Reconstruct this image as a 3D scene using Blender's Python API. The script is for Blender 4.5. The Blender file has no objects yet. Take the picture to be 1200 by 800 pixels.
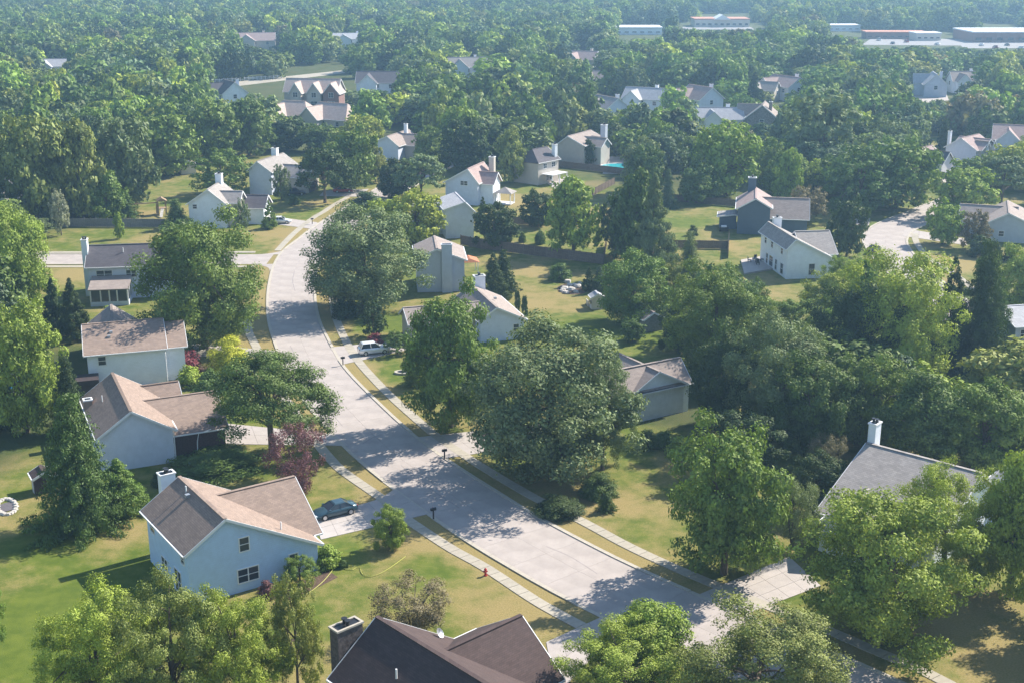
import bpy, math, random
import numpy as np
from mathutils import Vector
R = math.radians
random.seed(7)
HAZE = 0.00032
C = bpy.context.scene.collection
sc = bpy.context.scene

# ------------------------------------------------------------------ camera
F, YH, H = 1500.0, -65.0, 55.0            # focal length in px of the 1200 px photo, horizon row, flying height in m
PITCH = math.atan((400 - YH) / F)
CP, SP = math.cos(PITCH), math.sin(PITCH)
cam = bpy.data.cameras.new('camera'); co = bpy.data.objects.new('camera', cam); C.objects.link(co)
cam.sensor_width = 36; cam.lens = 36 * F / 1200; cam.clip_start = 1; cam.clip_end = 8000
co.location = (0, 0, H); co.rotation_euler = (math.pi / 2 - PITCH, 0, 0)
sc.camera = co
# ------------------------------------------------------------------ world, sun, exposure
SUN_AZ, SUN_EL = 35.0, 39.0               # toward the sun, degrees counter-clockwise from +X
w = bpy.data.worlds.new('World'); sc.world = w; w.use_nodes = True
nt = w.node_tree; bg = nt.nodes['Background']
sky = nt.nodes.new('ShaderNodeTexSky'); sky.sky_type = 'NISHITA'; sky.sun_disc = False
sky.sun_elevation = R(SUN_EL); sky.sun_rotation = R(90 - SUN_AZ); sky.air_density = 1.2; sky.dust_density = 0.3; sky.ozone_density = 2.0
nt.links.new(sky.outputs[0], bg.inputs[0]); bg.inputs[1].default_value = 0.10
sl = bpy.data.lights.new('sun', 'SUN'); sl.energy = 5.0; sl.angle = R(0.53); sl.color = (1.0, 0.93, 0.82)
so = bpy.data.objects.new('sun', sl); C.objects.link(so)
sd = Vector((math.cos(R(SUN_AZ)) * math.cos(R(SUN_EL)), math.sin(R(SUN_AZ)) * math.cos(R(SUN_EL)), math.sin(R(SUN_EL))))
so.rotation_euler = sd.to_track_quat('Z', 'Y').to_euler(); so.location = (60, 60, 120)
sc.view_settings.view_transform = 'Standard'; sc.view_settings.look = 'None'
sc.view_settings.exposure = 1.08; sc.view_settings.gamma = 1
sc.cycles.max_bounces = 5; sc.cycles.diffuse_bounces = 3; sc.cycles.glossy_bounces = 2
sc.cycles.transmission_bounces = 3; sc.cycles.volume_bounces = 0; sc.cycles.caustics_reflective = False
sc.cycles.use_denoising = True

# ------------------------------------------------------------------ helpers
def G(x, y, z=0.0):
    """world point at height z seen at photo pixel x, y"""
    u = (x - 600) / F; v = (400 - y) / F
    dx, dy, dz = u, CP + v * SP, -SP + v * CP
    t = (z - H) / dz
    return Vector((dx * t, dy * t, z))
def project(X, Y, Z=0.0):
    z = Z - H; d = Y * CP - z * SP
    return 600 + F * X / d, 400 - F * (Y * SP + z * CP) / d, F / d
def tag(o, label=None, cat=None, group=None, kind=None):
    if label: o['label'] = label
    if cat: o['category'] = cat
    if group: o['group'] = group
    if kind: o['kind'] = kind
    return o
def empty(name, loc, rz=0.0):
    o = bpy.data.objects.new(name, None); C.objects.link(o); o.location = loc; o.rotation_euler = (0, 0, rz)
    o.empty_display_size = 0.5
    return o
class MB:
    def __init__(s): s.v = []; s.f = []; s.m = []; s.mats = []
    def mi(s, mat):
        if mat is None: return 0
        if mat not in s.mats: s.mats.append(mat)
        return s.mats.index(mat)
    def poly(s, pts, mat=None):
        n = len(s.v); s.v += [tuple(p) for p in pts]; s.f.append(tuple(range(n, n + len(pts)))); s.m.append(s.mi(mat))
    def raw(s, vs, fs, mat=None):
        n = len(s.v); s.v += [tuple(p) for p in vs]
        for f in fs: s.f.append(tuple(i + n for i in f)); s.m.append(s.mi(mat))
    def box(s, x0, x1, y0, y1, z0, z1, mat=None):
        vs = [(x0,y0,z0),(x1,y0,z0),(x1,y1,z0),(x0,y1,z0),(x0,y0,z1),(x1,y0,z1),(x1,y1,z1),(x0,y1,z1)]
        s.raw(vs, [(3,2,1,0),(4,5,6,7),(0,1,5,4),(1,2,6,5),(2,3,7,6),(3,0,4,7)], mat)
    def beam(s, a, b, wd, ht, mat=None):
        """box from a to b, width wd (level), height ht, centred on the line"""
        a, b = Vector(a), Vector(b); d = (b - a).normalized()
        side = d.cross(Vector((0,0,1)));
        if side.length < 1e-4: side = Vector((1,0,0))
        side.normalize(); up = side.cross(d).normalized()
        vs = []
        for p in (a, b):
            for sx, sz in ((-1,-1),(1,-1),(1,1),(-1,1)): vs.append(p + side * sx * wd / 2 + up * sz * ht / 2)
        s.raw(vs, [(0,1,2,3),(7,6,5,4),(0,4,5,1),(1,5,6,2),(2,6,7,3),(3,7,4,0)], mat)
    def tube(s, pts, rad, n=6, mat=None, caps=True):
        pts = [Vector(p) for p in pts]; rings = []
        for i, p in enumerate(pts):
            d = (pts[min(i+1, len(pts)-1)] - pts[max(i-1, 0)]).normalized()
            a = d.orthogonal().normalized() if abs(d.z) < .95 else Vector((1,0,0)); a = (a - d * a.dot(d)).normalized(); b = d.cross(a)
            r = rad[i] if isinstance(rad, (list, tuple)) else rad
            rings.append([p + a * r * math.cos(2*math.pi*k/n) + b * r * math.sin(2*math.pi*k/n) for k in range(n)])
        vs = [q for r in rings for q in r]; fs = []
        for i in range(len(pts) - 1):
            for k in range(n): fs.append((i*n+k, i*n+(k+1) % n, (i+1)*n+(k+1) % n, (i+1)*n+k))
        if caps: fs.append(tuple(range(n))[::-1]); fs.append(tuple((len(pts)-1)*n + k for k in range(n)))
        s.raw(vs, fs, mat)
    def mesh(s, name, mat=None):
        me = bpy.data.meshes.new(name); me.from_pydata(s.v, [], s.f)
        mats = s.mats if s.mats else ([mat] if mat else [])
        for m in mats: me.materials.append(m)
        if len(mats) > 1: me.polygons.foreach_set('material_index', s.m)
        me.update(); return me
    def build(s, name, mat=None, parent=None):
        return obj(name, s.mesh(name, mat), parent)
def obj(name, me, parent=None, loc=None):
    o = bpy.data.objects.new(name, me); C.objects.link(o); o.parent = parent
    if loc is not None: o.location = loc
    return o
def copy_tree(o, parent=None):
    c = o.copy(); C.objects.link(c); c.parent = parent
    for ch in o.children: copy_tree(ch, c)
    return c

# ------------------------------------------------------------------ materials
def mat(name, col, rough=0.8, var=0.0, vscale=3.0, bump=0.0, bscale=20.0, metal=0.0, spec=0.3, stretch=None, col2=None, objvar=0.0, tintinfo=False):
    m = bpy.data.materials.new(name); m.use_nodes = True; t = m.node_tree; N = t.nodes; L = t.links
    b = N['Principled BSDF']; b.inputs['Roughness'].default_value = rough; b.inputs['Metallic'].default_value = metal
    b.inputs['Specular IOR Level'].default_value = spec
    b.inputs['Base Color'].default_value = (*col, 1)
    tc = N.new('ShaderNodeTexCoord'); src = tc.outputs['Object']
    if stretch:
        mp = N.new('ShaderNodeMapping'); mp.inputs['Scale'].default_value = stretch; L.new(src, mp.inputs[0]); src = mp.outputs[0]
    out = None
    if var > 0 or col2:
        n = N.new('ShaderNodeTexNoise'); n.inputs['Scale'].default_value = vscale; n.inputs['Detail'].default_value = 6; n.inputs['Roughness'].default_value = .65
        L.new(src, n.inputs['Vector'])
        r = N.new('ShaderNodeValToRGB'); c2 = col2 or tuple(c * (1 + var) for c in col); c1 = col if col2 else tuple(c * (1 - var) for c in col)
        r.color_ramp.elements[0].position = .35; r.color_ramp.elements[1].position = .65
        r.color_ramp.elements[0].color = (*c1, 1); r.color_ramp.elements[1].color = (*c2, 1)
        L.new(n.outputs[0], r.inputs[0]); out = r.outputs[0]
    if objvar > 0:
        oi = N.new('ShaderNodeObjectInfo'); mr = N.new('ShaderNodeMapRange'); mr.inputs['To Min'].default_value = 1 - objvar; mr.inputs['To Max'].default_value = 1 + objvar
        L.new(oi.outputs['Random'], mr.inputs['Value'])
        mx = N.new('ShaderNodeVectorMath'); mx.operation = 'SCALE'
        if out: L.new(out, mx.inputs[0])
        else: mx.inputs[0].default_value = col
        L.new(mr.outputs[0], mx.inputs['Scale']); out = mx.outputs[0]
    if out: L.new(out, b.inputs['Base Color'])
    if bump > 0:
        n2 = N.new('ShaderNodeTexNoise'); n2.inputs['Scale'].default_value = bscale; n2.inputs['Detail'].default_value = 4; L.new(src, n2.inputs['Vector'])
        bp = N.new('ShaderNodeBump'); bp.inputs['Strength'].default_value = bump; bp.inputs['Distance'].default_value = .05
        L.new(n2.outputs[0], bp.inputs['Height']); L.new(bp.outputs[0], b.inputs['Normal'])
    return m
def siding(name, col):
    m = mat(name, col, .55, .05, 1.2)
    t = m.node_tree; N = t.nodes; L = t.links
    tc = N.new('ShaderNodeTexCoord'); wv = N.new('ShaderNodeTexWave'); wv.bands_direction = 'Z'; wv.wave_profile = 'SAW'; wv.inputs['Scale'].default_value = 1.0
    mp = N.new('ShaderNodeMapping'); mp.inputs['Scale'].default_value = (0, 0, 1.55); L.new(tc.outputs['Object'], mp.inputs[0]); L.new(mp.outputs[0], wv.inputs['Vector'])
    bp = N.new('ShaderNodeBump'); bp.inputs['Strength'].default_value = .5; bp.inputs['Distance'].default_value = .02
    L.new(wv.outputs['Fac'], bp.inputs['Height']); L.new(bp.outputs[0], N['Principled BSDF'].inputs['Normal'])
    return m
def shingle(name, col):
    m = mat(name, col, .9, spec=.2)
    t = m.node_tree; N = t.nodes; L = t.links
    tc = N.new('ShaderNodeTexCoord'); n = N.new('ShaderNodeTexNoise'); n.inputs['Scale'].default_value = 1.1; n.inputs['Detail'].default_value = 8; n.inputs['Roughness'].default_value = .7
    br = N.new('ShaderNodeTexBrick'); br.inputs['Scale'].default_value = 1.0; br.inputs['Brick Width'].default_value = .5; br.inputs['Row Height'].default_value = .18
    br.inputs['Mortar Size'].default_value = .012; br.inputs['Color1'].default_value = (1.12,1.12,1.12,1); br.inputs['Color2'].default_value = (.84,.84,.86,1); br.inputs['Mortar'].default_value = (.6,.6,.6,1)
    L.new(tc.outputs['Object'], n.inputs['Vector'])
    # rows run level: use height for the rows and x + y for the columns
    sp = N.new('ShaderNodeSeparateXYZ'); L.new(tc.outputs['Object'], sp.inputs[0])
    ad = N.new('ShaderNodeMath'); ad.operation = 'ADD'; L.new(sp.outputs[0], ad.inputs[0]); L.new(sp.outputs[1], ad.inputs[1])
    zz = N.new('ShaderNodeMath'); zz.operation = 'MULTIPLY'; zz.inputs[1].default_value = 2.0; L.new(sp.outputs[2], zz.inputs[0])
    cb = N.new('ShaderNodeCombineXYZ'); L.new(ad.outputs[0], cb.inputs[0]); L.new(zz.outputs[0], cb.inputs[1]); L.new(cb.outputs[0], br.inputs['Vector'])
    r = N.new('ShaderNodeValToRGB'); r.color_ramp.elements[0].position = .3; r.color_ramp.elements[1].position = .7
    r.color_ramp.elements[0].color = (*[c * .86 for c in col], 1); r.color_ramp.elements[1].color = (*[c * 1.13 for c in col], 1); L.new(n.outputs[0], r.inputs[0])
    mx = N.new('ShaderNodeMix'); mx.data_type = 'RGBA'; mx.blend_type = 'MULTIPLY'; mx.inputs[0].default_value = .8
    L.new(r.outputs[0], mx.inputs[6]); L.new(br.outputs[0], mx.inputs[7]); L.new(mx.outputs[2], N['Principled BSDF'].inputs['Base Color'])
    return m
def foliage(name, inst=False):
    m = bpy.data.materials.new(name); m.use_nodes = True; t = m.node_tree; N = t.nodes; L = t.links; N.clear()
    out = N.new('ShaderNodeOutputMaterial')
    oi = N.new('ShaderNodeObjectInfo')
    if inst:
        at = N.new('ShaderNodeAttribute'); at.attribute_type = 'INSTANCER'; at.attribute_name = 'tint'; colr = at.outputs['Color']
    else: colr = oi.outputs['Color']
    tc = N.new('ShaderNodeTexCoord'); n = N.new('ShaderNodeTexNoise'); n.inputs['Scale'].default_value = .9 ; n.inputs['Detail'].default_value = 5
    L.new(tc.outputs['Object'], n.inputs['Vector'])
    ge = N.new('ShaderNodeNewGeometry')
    ad = N.new('ShaderNodeMath'); ad.operation = 'MULTIPLY_ADD'; ad.inputs[1].default_value = .25; L.new(ge.outputs['Random Per Island'], ad.inputs[0]); L.new(n.outputs[0], ad.inputs[2])
    mr = N.new('ShaderNodeMapRange'); mr.inputs['From Min'].default_value = .35; mr.inputs['From Max'].default_value = .9; mr.inputs['To Min'].default_value = .62; mr.inputs['To Max'].default_value = 1.45
    L.new(ad.outputs[0], mr.inputs['Value'])
    vm = N.new('ShaderNodeVectorMath'); vm.operation = 'SCALE'; L.new(colr, vm.inputs[0]); L.new(mr.outputs[0], vm.inputs['Scale'])
    d = N.new('ShaderNodeBsdfDiffuse'); tr = N.new('ShaderNodeBsdfTranslucent'); gl = N.new('ShaderNodeBsdfGlossy'); gl.inputs['Roughness'].default_value = .6; gl.inputs['Color'].default_value = (.85,.85,.75,1)
    L.new(vm.outputs[0], d.inputs[0])
    v2 = N.new('ShaderNodeVectorMath'); v2.operation = 'MULTIPLY'; v2.inputs[1].default_value = (1.35, 1.4, .45); L.new(vm.outputs[0], v2.inputs[0]); L.new(v2.outputs[0], tr.inputs[0])
    m1 = N.new('ShaderNodeMixShader'); m1.inputs[0].default_value = .17; L.new(d.outputs[0], m1.inputs[1]); L.new(tr.outputs[0], m1.inputs[2])
    m2 = N.new('ShaderNodeMixShader'); m2.inputs[0].default_value = .028; L.new(m1.outputs[0], m2.inputs[1]); L.new(gl.outputs[0], m2.inputs[2])
    L.new(m2.outputs[0], out.inputs[0])
    return m

M = {}
M['leaf'] = foliage('leaf'); M['leaf_far'] = foliage('leaf_far', True)
M['bark'] = mat('bark', (.13,.10,.075), .9, .25, 4, .6, 12)
M['road'] = mat('road_concrete', (.365,.322,.296), .9, .12, .35, .15, 30, objvar=.012, spec=.2)
M['walk'] = mat('walk_concrete', (.36,.325,.265), .9, .08, 1.5, .15, 30, objvar=.06, spec=.2)
M['lot'] = mat('lot_asphalt', (.26,.25,.25), .9)
M['drive'] = mat('drive_concrete', (.385,.345,.32), .9, .06, .8, .1, 30, objvar=.04, spec=.2)
M['kerb'] = mat('kerb_concrete', (.41,.37,.31), .9, .08, 2, .1, 30, spec=.2)
M['seal'] = mat('joint_sealant', (.27,.24,.23), .9)
M['white_trim'] = mat('white_trim', (.74,.74,.74), .5)
M['glass'] = mat('window_glass', (.035,.045,.06), .12, spec=.6)
M['sid_blue'] = siding('siding_pale_blue', (.47,.62,.84))
M['sid_white'] = siding('siding_white', (.78,.82,.88))
M['sid_bright'] = siding('siding_bright_white', (.84,.86,.90))
M['sid_grey'] = siding('siding_grey', (.48,.52,.59))
M['sid_lav'] = siding('siding_lavender', (.62,.66,.76))
M['sid_navy'] = siding('siding_slate_blue', (.10,.14,.19))
M['sid_beige'] = siding('siding_beige', (.50,.46,.41))
M['sid_cream'] = siding('siding_cream', (.62,.56,.48))
M['brick'] = mat('brick_red', (.26,.15,.13), .9, .2, 6)
M['brick_dark'] = mat('brick_dark_brown', (.10,.055,.05), .9, .25, 6, .3, 15)
M['stone'] = mat('stone_grey', (.24,.22,.21), .9, .35, 3, .5, 6)
M['stone_dark'] = mat('stone_dark', (.10,.08,.075), .9, .4, 3, .5, 6)
M['rf_brown'] = shingle('shingle_brown', (.28,.21,.170))
M['rf_dbrown'] = shingle('shingle_dark_brown', (.080,.056,.052))
M['rf_tan'] = shingle('shingle_tan', (.32,.265,.235))
M['rf_grey'] = shingle('shingle_grey', (.325,.295,.275))
M['rf_lgrey'] = shingle('shingle_light_grey', (.40,.40,.42))
M['rf_dgrey'] = shingle('shingle_dark_grey', (.115,.105,.115))
M['rf_pale'] = shingle('shingle_pale_tan', (.46,.365,.32))
M['rf_pink'] = shingle('shingle_pinkish', (.36,.27,.25))
M['wood_fence'] = mat('weathered_wood', (.165,.125,.10), .9, .25, 3, .3, 12, objvar=.12)
M['wood_grey'] = mat('grey_wood', (.22,.21,.20), .9, .2, 3, .3, 12, objvar=.1)
M['wood_warm'] = mat('warm_wood', (.30,.21,.13), .8, .2, 3)
M['wood_dark'] = mat('dark_wood', (.05,.035,.035), .85, .2, 3)
M['door'] = mat('door_paint', (.55,.55,.55), .5)
M['metal'] = mat('grey_metal', (.45,.46,.48), .4, metal=.6)
M['black'] = mat('black_paint', (.02,.02,.022), .4)
M['red'] = mat('red_paint', (.42,.035,.03), .4)
M['rubber'] = mat('rubber', (.018,.018,.02), .8)
M['rim'] = mat('alloy', (.55,.56,.58), .3, metal=.8)
M['yellow'] = mat('yellow_hose', (.42,.42,.10), .6)
M['mulch'] = mat('mulch', (.10,.065,.045), .95, .35, 4, .8, 10)
M['rock'] = mat('pale_rock', (.45,.42,.38), .9, .3, 2, .3, 6)
M['terracotta'] = mat('terracotta', (.45,.18,.09), .8, .15, 3)
M['taillight'] = mat('taillight', (.35,.02,.02), .3)
M['headlight'] = mat('headlight', (.75,.77,.8), .15)

def car_paint(name, col):
    m = mat(name, col, .28, metal=.25, spec=.5); m.node_tree.nodes['Principled BSDF'].inputs['Coat Weight'].default_value = .5
    return m

def water_mat(name, col):
    m = mat(name, col, .06, .1, 2, .1, 3, spec=.5); return m
M['pool_water'] = water_mat('pool_water', (.05,.42,.48)); M['pool_blue'] = water_mat('pool_water_blue', (.03,.25,.50))

# ground: dryness and wood floor are painted as properties of the soil itself
def ground_mat():
    m = bpy.data.materials.new('lawn'); m.use_nodes = True; t = m.node_tree; N = t.nodes; L = t.links
    b = N['Principled BSDF']; b.inputs['Roughness'].default_value = .95; b.inputs['Specular IOR Level'].default_value = .15
    tc = N.new('ShaderNodeTexCoord')
    def noise(s, d=6, r=.6):
        n = N.new('ShaderNodeTexNoise'); n.inputs['Scale'].default_value = s; n.inputs['Detail'].default_value = d; n.inputs['Roughness'].default_value = r
        L.new(tc.outputs['Object'], n.inputs['Vector']); return n.outputs[0]
    def math_(op, a, b_):
        n = N.new('ShaderNodeMath'); n.operation = op
        for i, q in enumerate((a, b_)):
            if isinstance(q, (int, float)): n.inputs[i].default_value = q
            else: L.new(q, n.inputs[i])
        return n.outputs[0]
    def mix(fac, a, b_):
        n = N.new('ShaderNodeMix'); n.data_type = 'RGBA'; L.new(fac, n.inputs[0])
        for i, q in ((6, a), (7, b_)):
            if isinstance(q, tuple): n.inputs[i].default_value = (*q, 1)
            else: L.new(q, n.inputs[i])
        return n.outputs[2]
    def attr(nm):
        a = N.new('ShaderNodeAttribute'); a.attribute_name = nm; return a.outputs['Fac']
    def clampramp(v, lo, hi):
        n = N.new('ShaderNodeMapRange'); n.interpolation_type = 'SMOOTHSTEP'; n.inputs['From Min'].default_value = lo; n.inputs['From Max'].default_value = hi; L.new(v, n.inputs['Value']); return n.outputs[0]
    big = noise(.11, 7, .62); mid = noise(.55, 6, .65); fine = noise(6, 5, .7)
    dv = math_('ADD', attr('dry'), math_('MULTIPLY', math_('SUBTRACT', big, .5), 2.2))
    dv = math_('ADD', dv, math_('MULTIPLY', math_('SUBTRACT', mid, .5), 1.1))
    dv = math_('ADD', dv, math_('MULTIPLY', math_('SUBTRACT', fine, .5), .5))
    dry = clampramp(dv, .05, .95)
    g = mix(clampramp(mid, .3, .7), (.072,.108,.013), (.120,.150,.020))
    d = mix(clampramp(fine, .3, .7), (.21,.170,.060), (.30,.230,.100))
    c = mix(dry, g, d)
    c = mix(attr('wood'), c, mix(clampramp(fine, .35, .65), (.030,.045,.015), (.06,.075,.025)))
    L.new(c, b.inputs['Base Color'])
    bp = N.new('ShaderNodeBump'); bp.inputs['Strength'].default_value = .6; bp.inputs['Distance'].default_value = .08
    L.new(noise(9, 4, .7), bp.inputs['Height']); L.new(bp.outputs[0], b.inputs['Normal'])
    return m

# dry / green blobs: photo x, y, radius px across, dryness (+ dry, - lush)
BLOBS = [(120,700,110,-.5),(60,640,70,-.35),(150,620,45,.35),(60,760,90,-.5),(230,640,30,.2),(20,510,60,-.45),(60,530,50,-.1),
 (430,700,60,-.1),(400,650,40,-.4),(520,700,45,.3),(600,715,60,.45),(490,625,28,.75),(420,720,60,.1),(640,740,30,.35),
 (370,570,40,.15),(420,590,20,.3),(440,540,30,.25),(560,625,40,.8),(600,660,50,.45),(660,690,40,.3),
 (710,590,60,.6),(760,560,45,.15),(790,540,30,.35),(700,640,50,.25),(800,640,40,-.2),(760,660,40,.3),
 (1100,720,60,.85),(1160,700,60,.35),(1180,780,60,.8),(870,660,30,-.3),
 (460,440,40,-.3),(440,430,25,.25),(440,480,30,.3),(400,450,30,.5),(480,500,30,.4),(420,460,22,.4),
 (460,375,35,-.6),(430,380,30,-.2),(640,350,50,.35),(630,320,50,.4),(600,300,50,.2),(680,370,60,.1),(700,385,60,-.7),(750,395,50,-.7),(650,390,30,-.7),
 (610,240,50,.6),(640,260,50,.25),(700,215,25,.9),(705,250,25,1.1),(665,213,40,-.5),(600,230,25,.5),
 (810,260,40,-.35),(800,300,40,.1),(850,290,40,.25),(880,325,40,.1),(925,345,40,.3),(830,230,30,-.5),
 (130,282,50,-.1),(160,282,30,.5),(100,285,40,-.1),(90,320,20,.9),(180,365,30,.0),(60,330,30,.4),
 (340,240,40,.0),(320,275,30,.5),(350,270,30,.6),(370,238,20,.55),(300,400,30,.5),(310,380,30,.55),(390,380,25,.3),
 (190,210,35,.25),(200,160,20,.0),(170,250,30,.7),(270,100,50,.2),(1120,310,40,1.1),(1085,290,20,.2),(1100,296,22,-.1),(1010,270,20,.3),(1090,330,30,.9),(1020,250,30,.1)]
def axis(lo, hi, f0, f1, st):
    a = list(np.arange(f0, f1 + .01, st)); q = f0; d = st; left = []
    while q > lo: d *= 1.25; q -= d; left.append(q)
    q = f1; d = st; right = []
    while q < hi: d *= 1.25; q += d; right.append(q)
    return np.array(left[::-1] + a + right)
xs = axis(-2500, 2500, -130, 150, 1.5); ys = axis(-600, 5200, 66, 420, 1.5)
XX, YY = np.meshgrid(xs, ys)
dryv = np.full(XX.shape, .40)
for (bx, by, br, bv) in BLOBS:
    p = G(bx, by); s = project(p.x, p.y)[2]; rx = br / s; ry = max(rx * .8, 3)
    dryv += bv * np.exp(-(((XX - p.x) / rx) ** 2 + ((YY - p.y) / ry) ** 2))
MAINPTS = [(44,66),(31.9,79.2),(24.5,87.2),(18.8,93),(15.0,96.8),(11.2,100.6),(7.4,104.7),(3.9,108.9),(-1.2,115.5),(-5.9,122.6),(-9.1,127.5),(-13.2,134.4),(-17.1,142),(-20.9,150.3),(-24.6,159.1),(-27.4,166.7),(-30.8,178.4),(-33,186.5),(-35,196),(-37,208),(-38.6,222),(-37.5,244),(-34.4,266.4),(-30,290)]
dmin = np.full(XX.shape, 1e9)
for (ax, ay), (bx, by) in zip(MAINPTS[:-1], MAINPTS[1:]):
    ex, ey = bx - ax, by - ay; t_ = np.clip(((XX - ax) * ex + (YY - ay) * ey) / (ex*ex + ey*ey), 0, 1); dmin = np.minimum(dmin, np.hypot(XX - ax - t_*ex, YY - ay - t_*ey))
dryv += .42 * np.clip((8.2 - dmin) / 1.5, 0, 1)
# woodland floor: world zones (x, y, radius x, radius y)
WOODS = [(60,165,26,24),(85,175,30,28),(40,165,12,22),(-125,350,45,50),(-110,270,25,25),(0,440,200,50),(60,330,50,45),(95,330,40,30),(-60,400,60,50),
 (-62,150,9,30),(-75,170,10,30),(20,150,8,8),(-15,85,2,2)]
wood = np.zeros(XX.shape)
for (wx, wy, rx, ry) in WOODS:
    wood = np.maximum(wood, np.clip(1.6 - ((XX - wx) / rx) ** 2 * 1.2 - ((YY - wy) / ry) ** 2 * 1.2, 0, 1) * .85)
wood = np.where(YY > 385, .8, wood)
nx, ny = len(xs), len(ys)
verts = np.stack([XX.ravel(), YY.ravel(), np.zeros(XX.size)], 1)
idx = np.arange(nx * ny).reshape(ny, nx)
quads = np.stack([idx[:-1,:-1].ravel(), idx[:-1,1:].ravel(), idx[1:,1:].ravel(), idx[1:,:-1].ravel()], 1)
def np_mesh(name, v, q, k):
    me = bpy.data.meshes.new(name); me.vertices.add(len(v)); me.vertices.foreach_set('co', np.asarray(v, dtype=np.float32).ravel())
    me.loops.add(len(q) * k); me.loops.foreach_set('vertex_index', np.asarray(q, dtype=np.int32).ravel())
    me.polygons.add(len(q)); me.polygons.foreach_set('loop_start', np.arange(0, len(q) * k, k, dtype=np.int32))
    me.update(calc_edges=True); return me
gm = np_mesh('ground', verts, quads, 4)
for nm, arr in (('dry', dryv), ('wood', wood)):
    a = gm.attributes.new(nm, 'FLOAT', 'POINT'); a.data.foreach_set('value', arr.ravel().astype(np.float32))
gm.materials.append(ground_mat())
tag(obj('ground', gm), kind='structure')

# ------------------------------------------------------------------ roads, kerbs, walks
def smooth(pts, step):
    """resampled Catmull-Rom through 2-D points"""
    P = [Vector(p[:2]) for p in pts]; P = [2 * P[0] - P[1]] + P + [2 * P[-1] - P[-2]]; out = []
    for i in range(1, len(P) - 2):
        n = 12
        for k in range(n):
            t = k / n; a, b, c, d = P[i-1], P[i], P[i+1], P[i+2]
            out.append(.5 * ((2*b) + (c - a) * t + (2*a - 5*b + 4*c - d) * t*t + (3*b - a - 3*c + d) * t**3))
    out.append(P[-2]); res = [out[0]]; acc = 0
    for a, b in zip(out[:-1], out[1:]):
        seg = (b - a).length
        while acc + seg >= step:
            t = (step - acc) / seg; a = a.lerp(b, t); res.append(a.copy()); seg = (b - a).length; acc = 0
        acc += seg
    return res
def normals(c):
    out = []
    for i in range(len(c)):
        d = (c[min(i+1, len(c)-1)] - c[max(i-1, 0)]).normalized(); out.append(Vector((-d.y, d.x)))
    return out
def slab_poly(pts, z0, z1, name, material, parent, gap=.012):
    cx = sum((Vector((p[0], p[1])) for p in pts), Vector((0,0))) / len(pts)
    q = []
    for p in pts:
        v = Vector((p[0], p[1])) - cx; l = v.length; q.append(cx + v * max(0, 1 - gap * 1.4 / max(l, .1)))
    m = MB(); n = len(q); top = [(p.x - cx.x, p.y - cx.y, z1) for p in q]; bot = [(p.x - cx.x, p.y - cx.y, z0) for p in q]
    m.poly(top)
    for i in range(n): m.poly([bot[i], bot[(i+1) % n], top[(i+1) % n], top[i]])
    o = m.build(name, material, parent); o.location = (cx.x, cx.y, 0); return o
def widths(n, ws):
    return [np.interp(i / max(n-1, 1), [k / (len(ws)-1) for k in range(len(ws))], ws) for i in range(n)]
def road(name, pts, ws, lanes=2, step=4.6, sheet_z=.012):
    c = smooth(pts, step); nn = normals(c); W = widths(len(c), ws)
    root = empty(name, (0,0,0)); tag(root, kind='structure')
    sh = MB()   # the joint bed under the slabs
    for i in range(len(c) - 1):
        a0, a1 = c[i] - nn[i] * W[i] / 2, c[i] + nn[i] * W[i] / 2; b0, b1 = c[i+1] - nn[i+1] * W[i+1] / 2, c[i+1] + nn[i+1] * W[i+1] / 2
        sh.poly([(a0.x,a0.y,sheet_z),(b0.x,b0.y,sheet_z),(b1.x,b1.y,sheet_z),(a1.x,a1.y,sheet_z)])
        for k in range(lanes):
            f0, f1 = k / lanes, (k + 1) / lanes
            slab_poly([a0.lerp(a1, f0), b0.lerp(b1, f0), b0.lerp(b1, f1), a0.lerp(a1, f1)], .0, .03, 'slab', M['road'], root, .007)
    sh.build('joint_bed', M['seal'], root)
    return root, c, nn, W
def kerb(name, pts, parent, width=.42, h=.11, cuts=()):
    c = smooth(pts, 3.0); nn = normals(c)
    for i in range(len(c) - 1):
        mid = (c[i] + c[i+1]) / 2
        hh = .05 if any((mid - Vector(q[:2])).length < q[2] for q in cuts) else h
        p = [c[i], c[i+1], c[i+1] + nn[i+1] * width, c[i] + nn[i] * width]
        slab_poly(p, -.02, hh, 'kerb_stone', M['kerb'], parent, .008)
def walk(name, pts, width=1.25, step=1.5, z=.055):
    c = smooth(pts, step); nn = normals(c); root = empty(name, (0,0,0)); tag(root, kind='structure')
    for i in range(len(c) - 1):
        slab_poly([c[i] - nn[i]*width/2, c[i+1] - nn[i+1]*width/2, c[i+1] + nn[i+1]*width/2, c[i] + nn[i]*width/2], -.02, z, 'slab', M['walk'], root, .02)
    return root
MAIN = [(44,66),(31.9,79.2),(24.5,87.2),(18.8,93),(15.0,96.8),(11.2,100.6),(7.4,104.7),(3.9,108.9),(-1.2,115.5),(-5.9,122.6),(-9.1,127.5),(-13.2,134.4),(-17.1,142),(-20.9,150.3),
        (-24.6,159.1),(-27.4,166.7),(-30.8,178.4),(-33,186.5),(-35,196),(-37,208),(-38.6,222),(-38.8,234),(-37.5,244),(-36,256),(-34.4,266.4),(-32.4,277.5),(-30,290),(-26.5,305),(-22,322),(-16,340)]
MW = [8.6,8.6,8.6,8.5,8.4,8.2,8.0,7.4,7.2,7.2,7.4,8.2,8.4,8.0,7.6,7.6,7.6,7.6]
rt, mc, mn, mw = road('street', MAIN, MW)
def cutat(*l): return [(G(x, y).x, G(x, y).y, r) for x, y, r in l]
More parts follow.
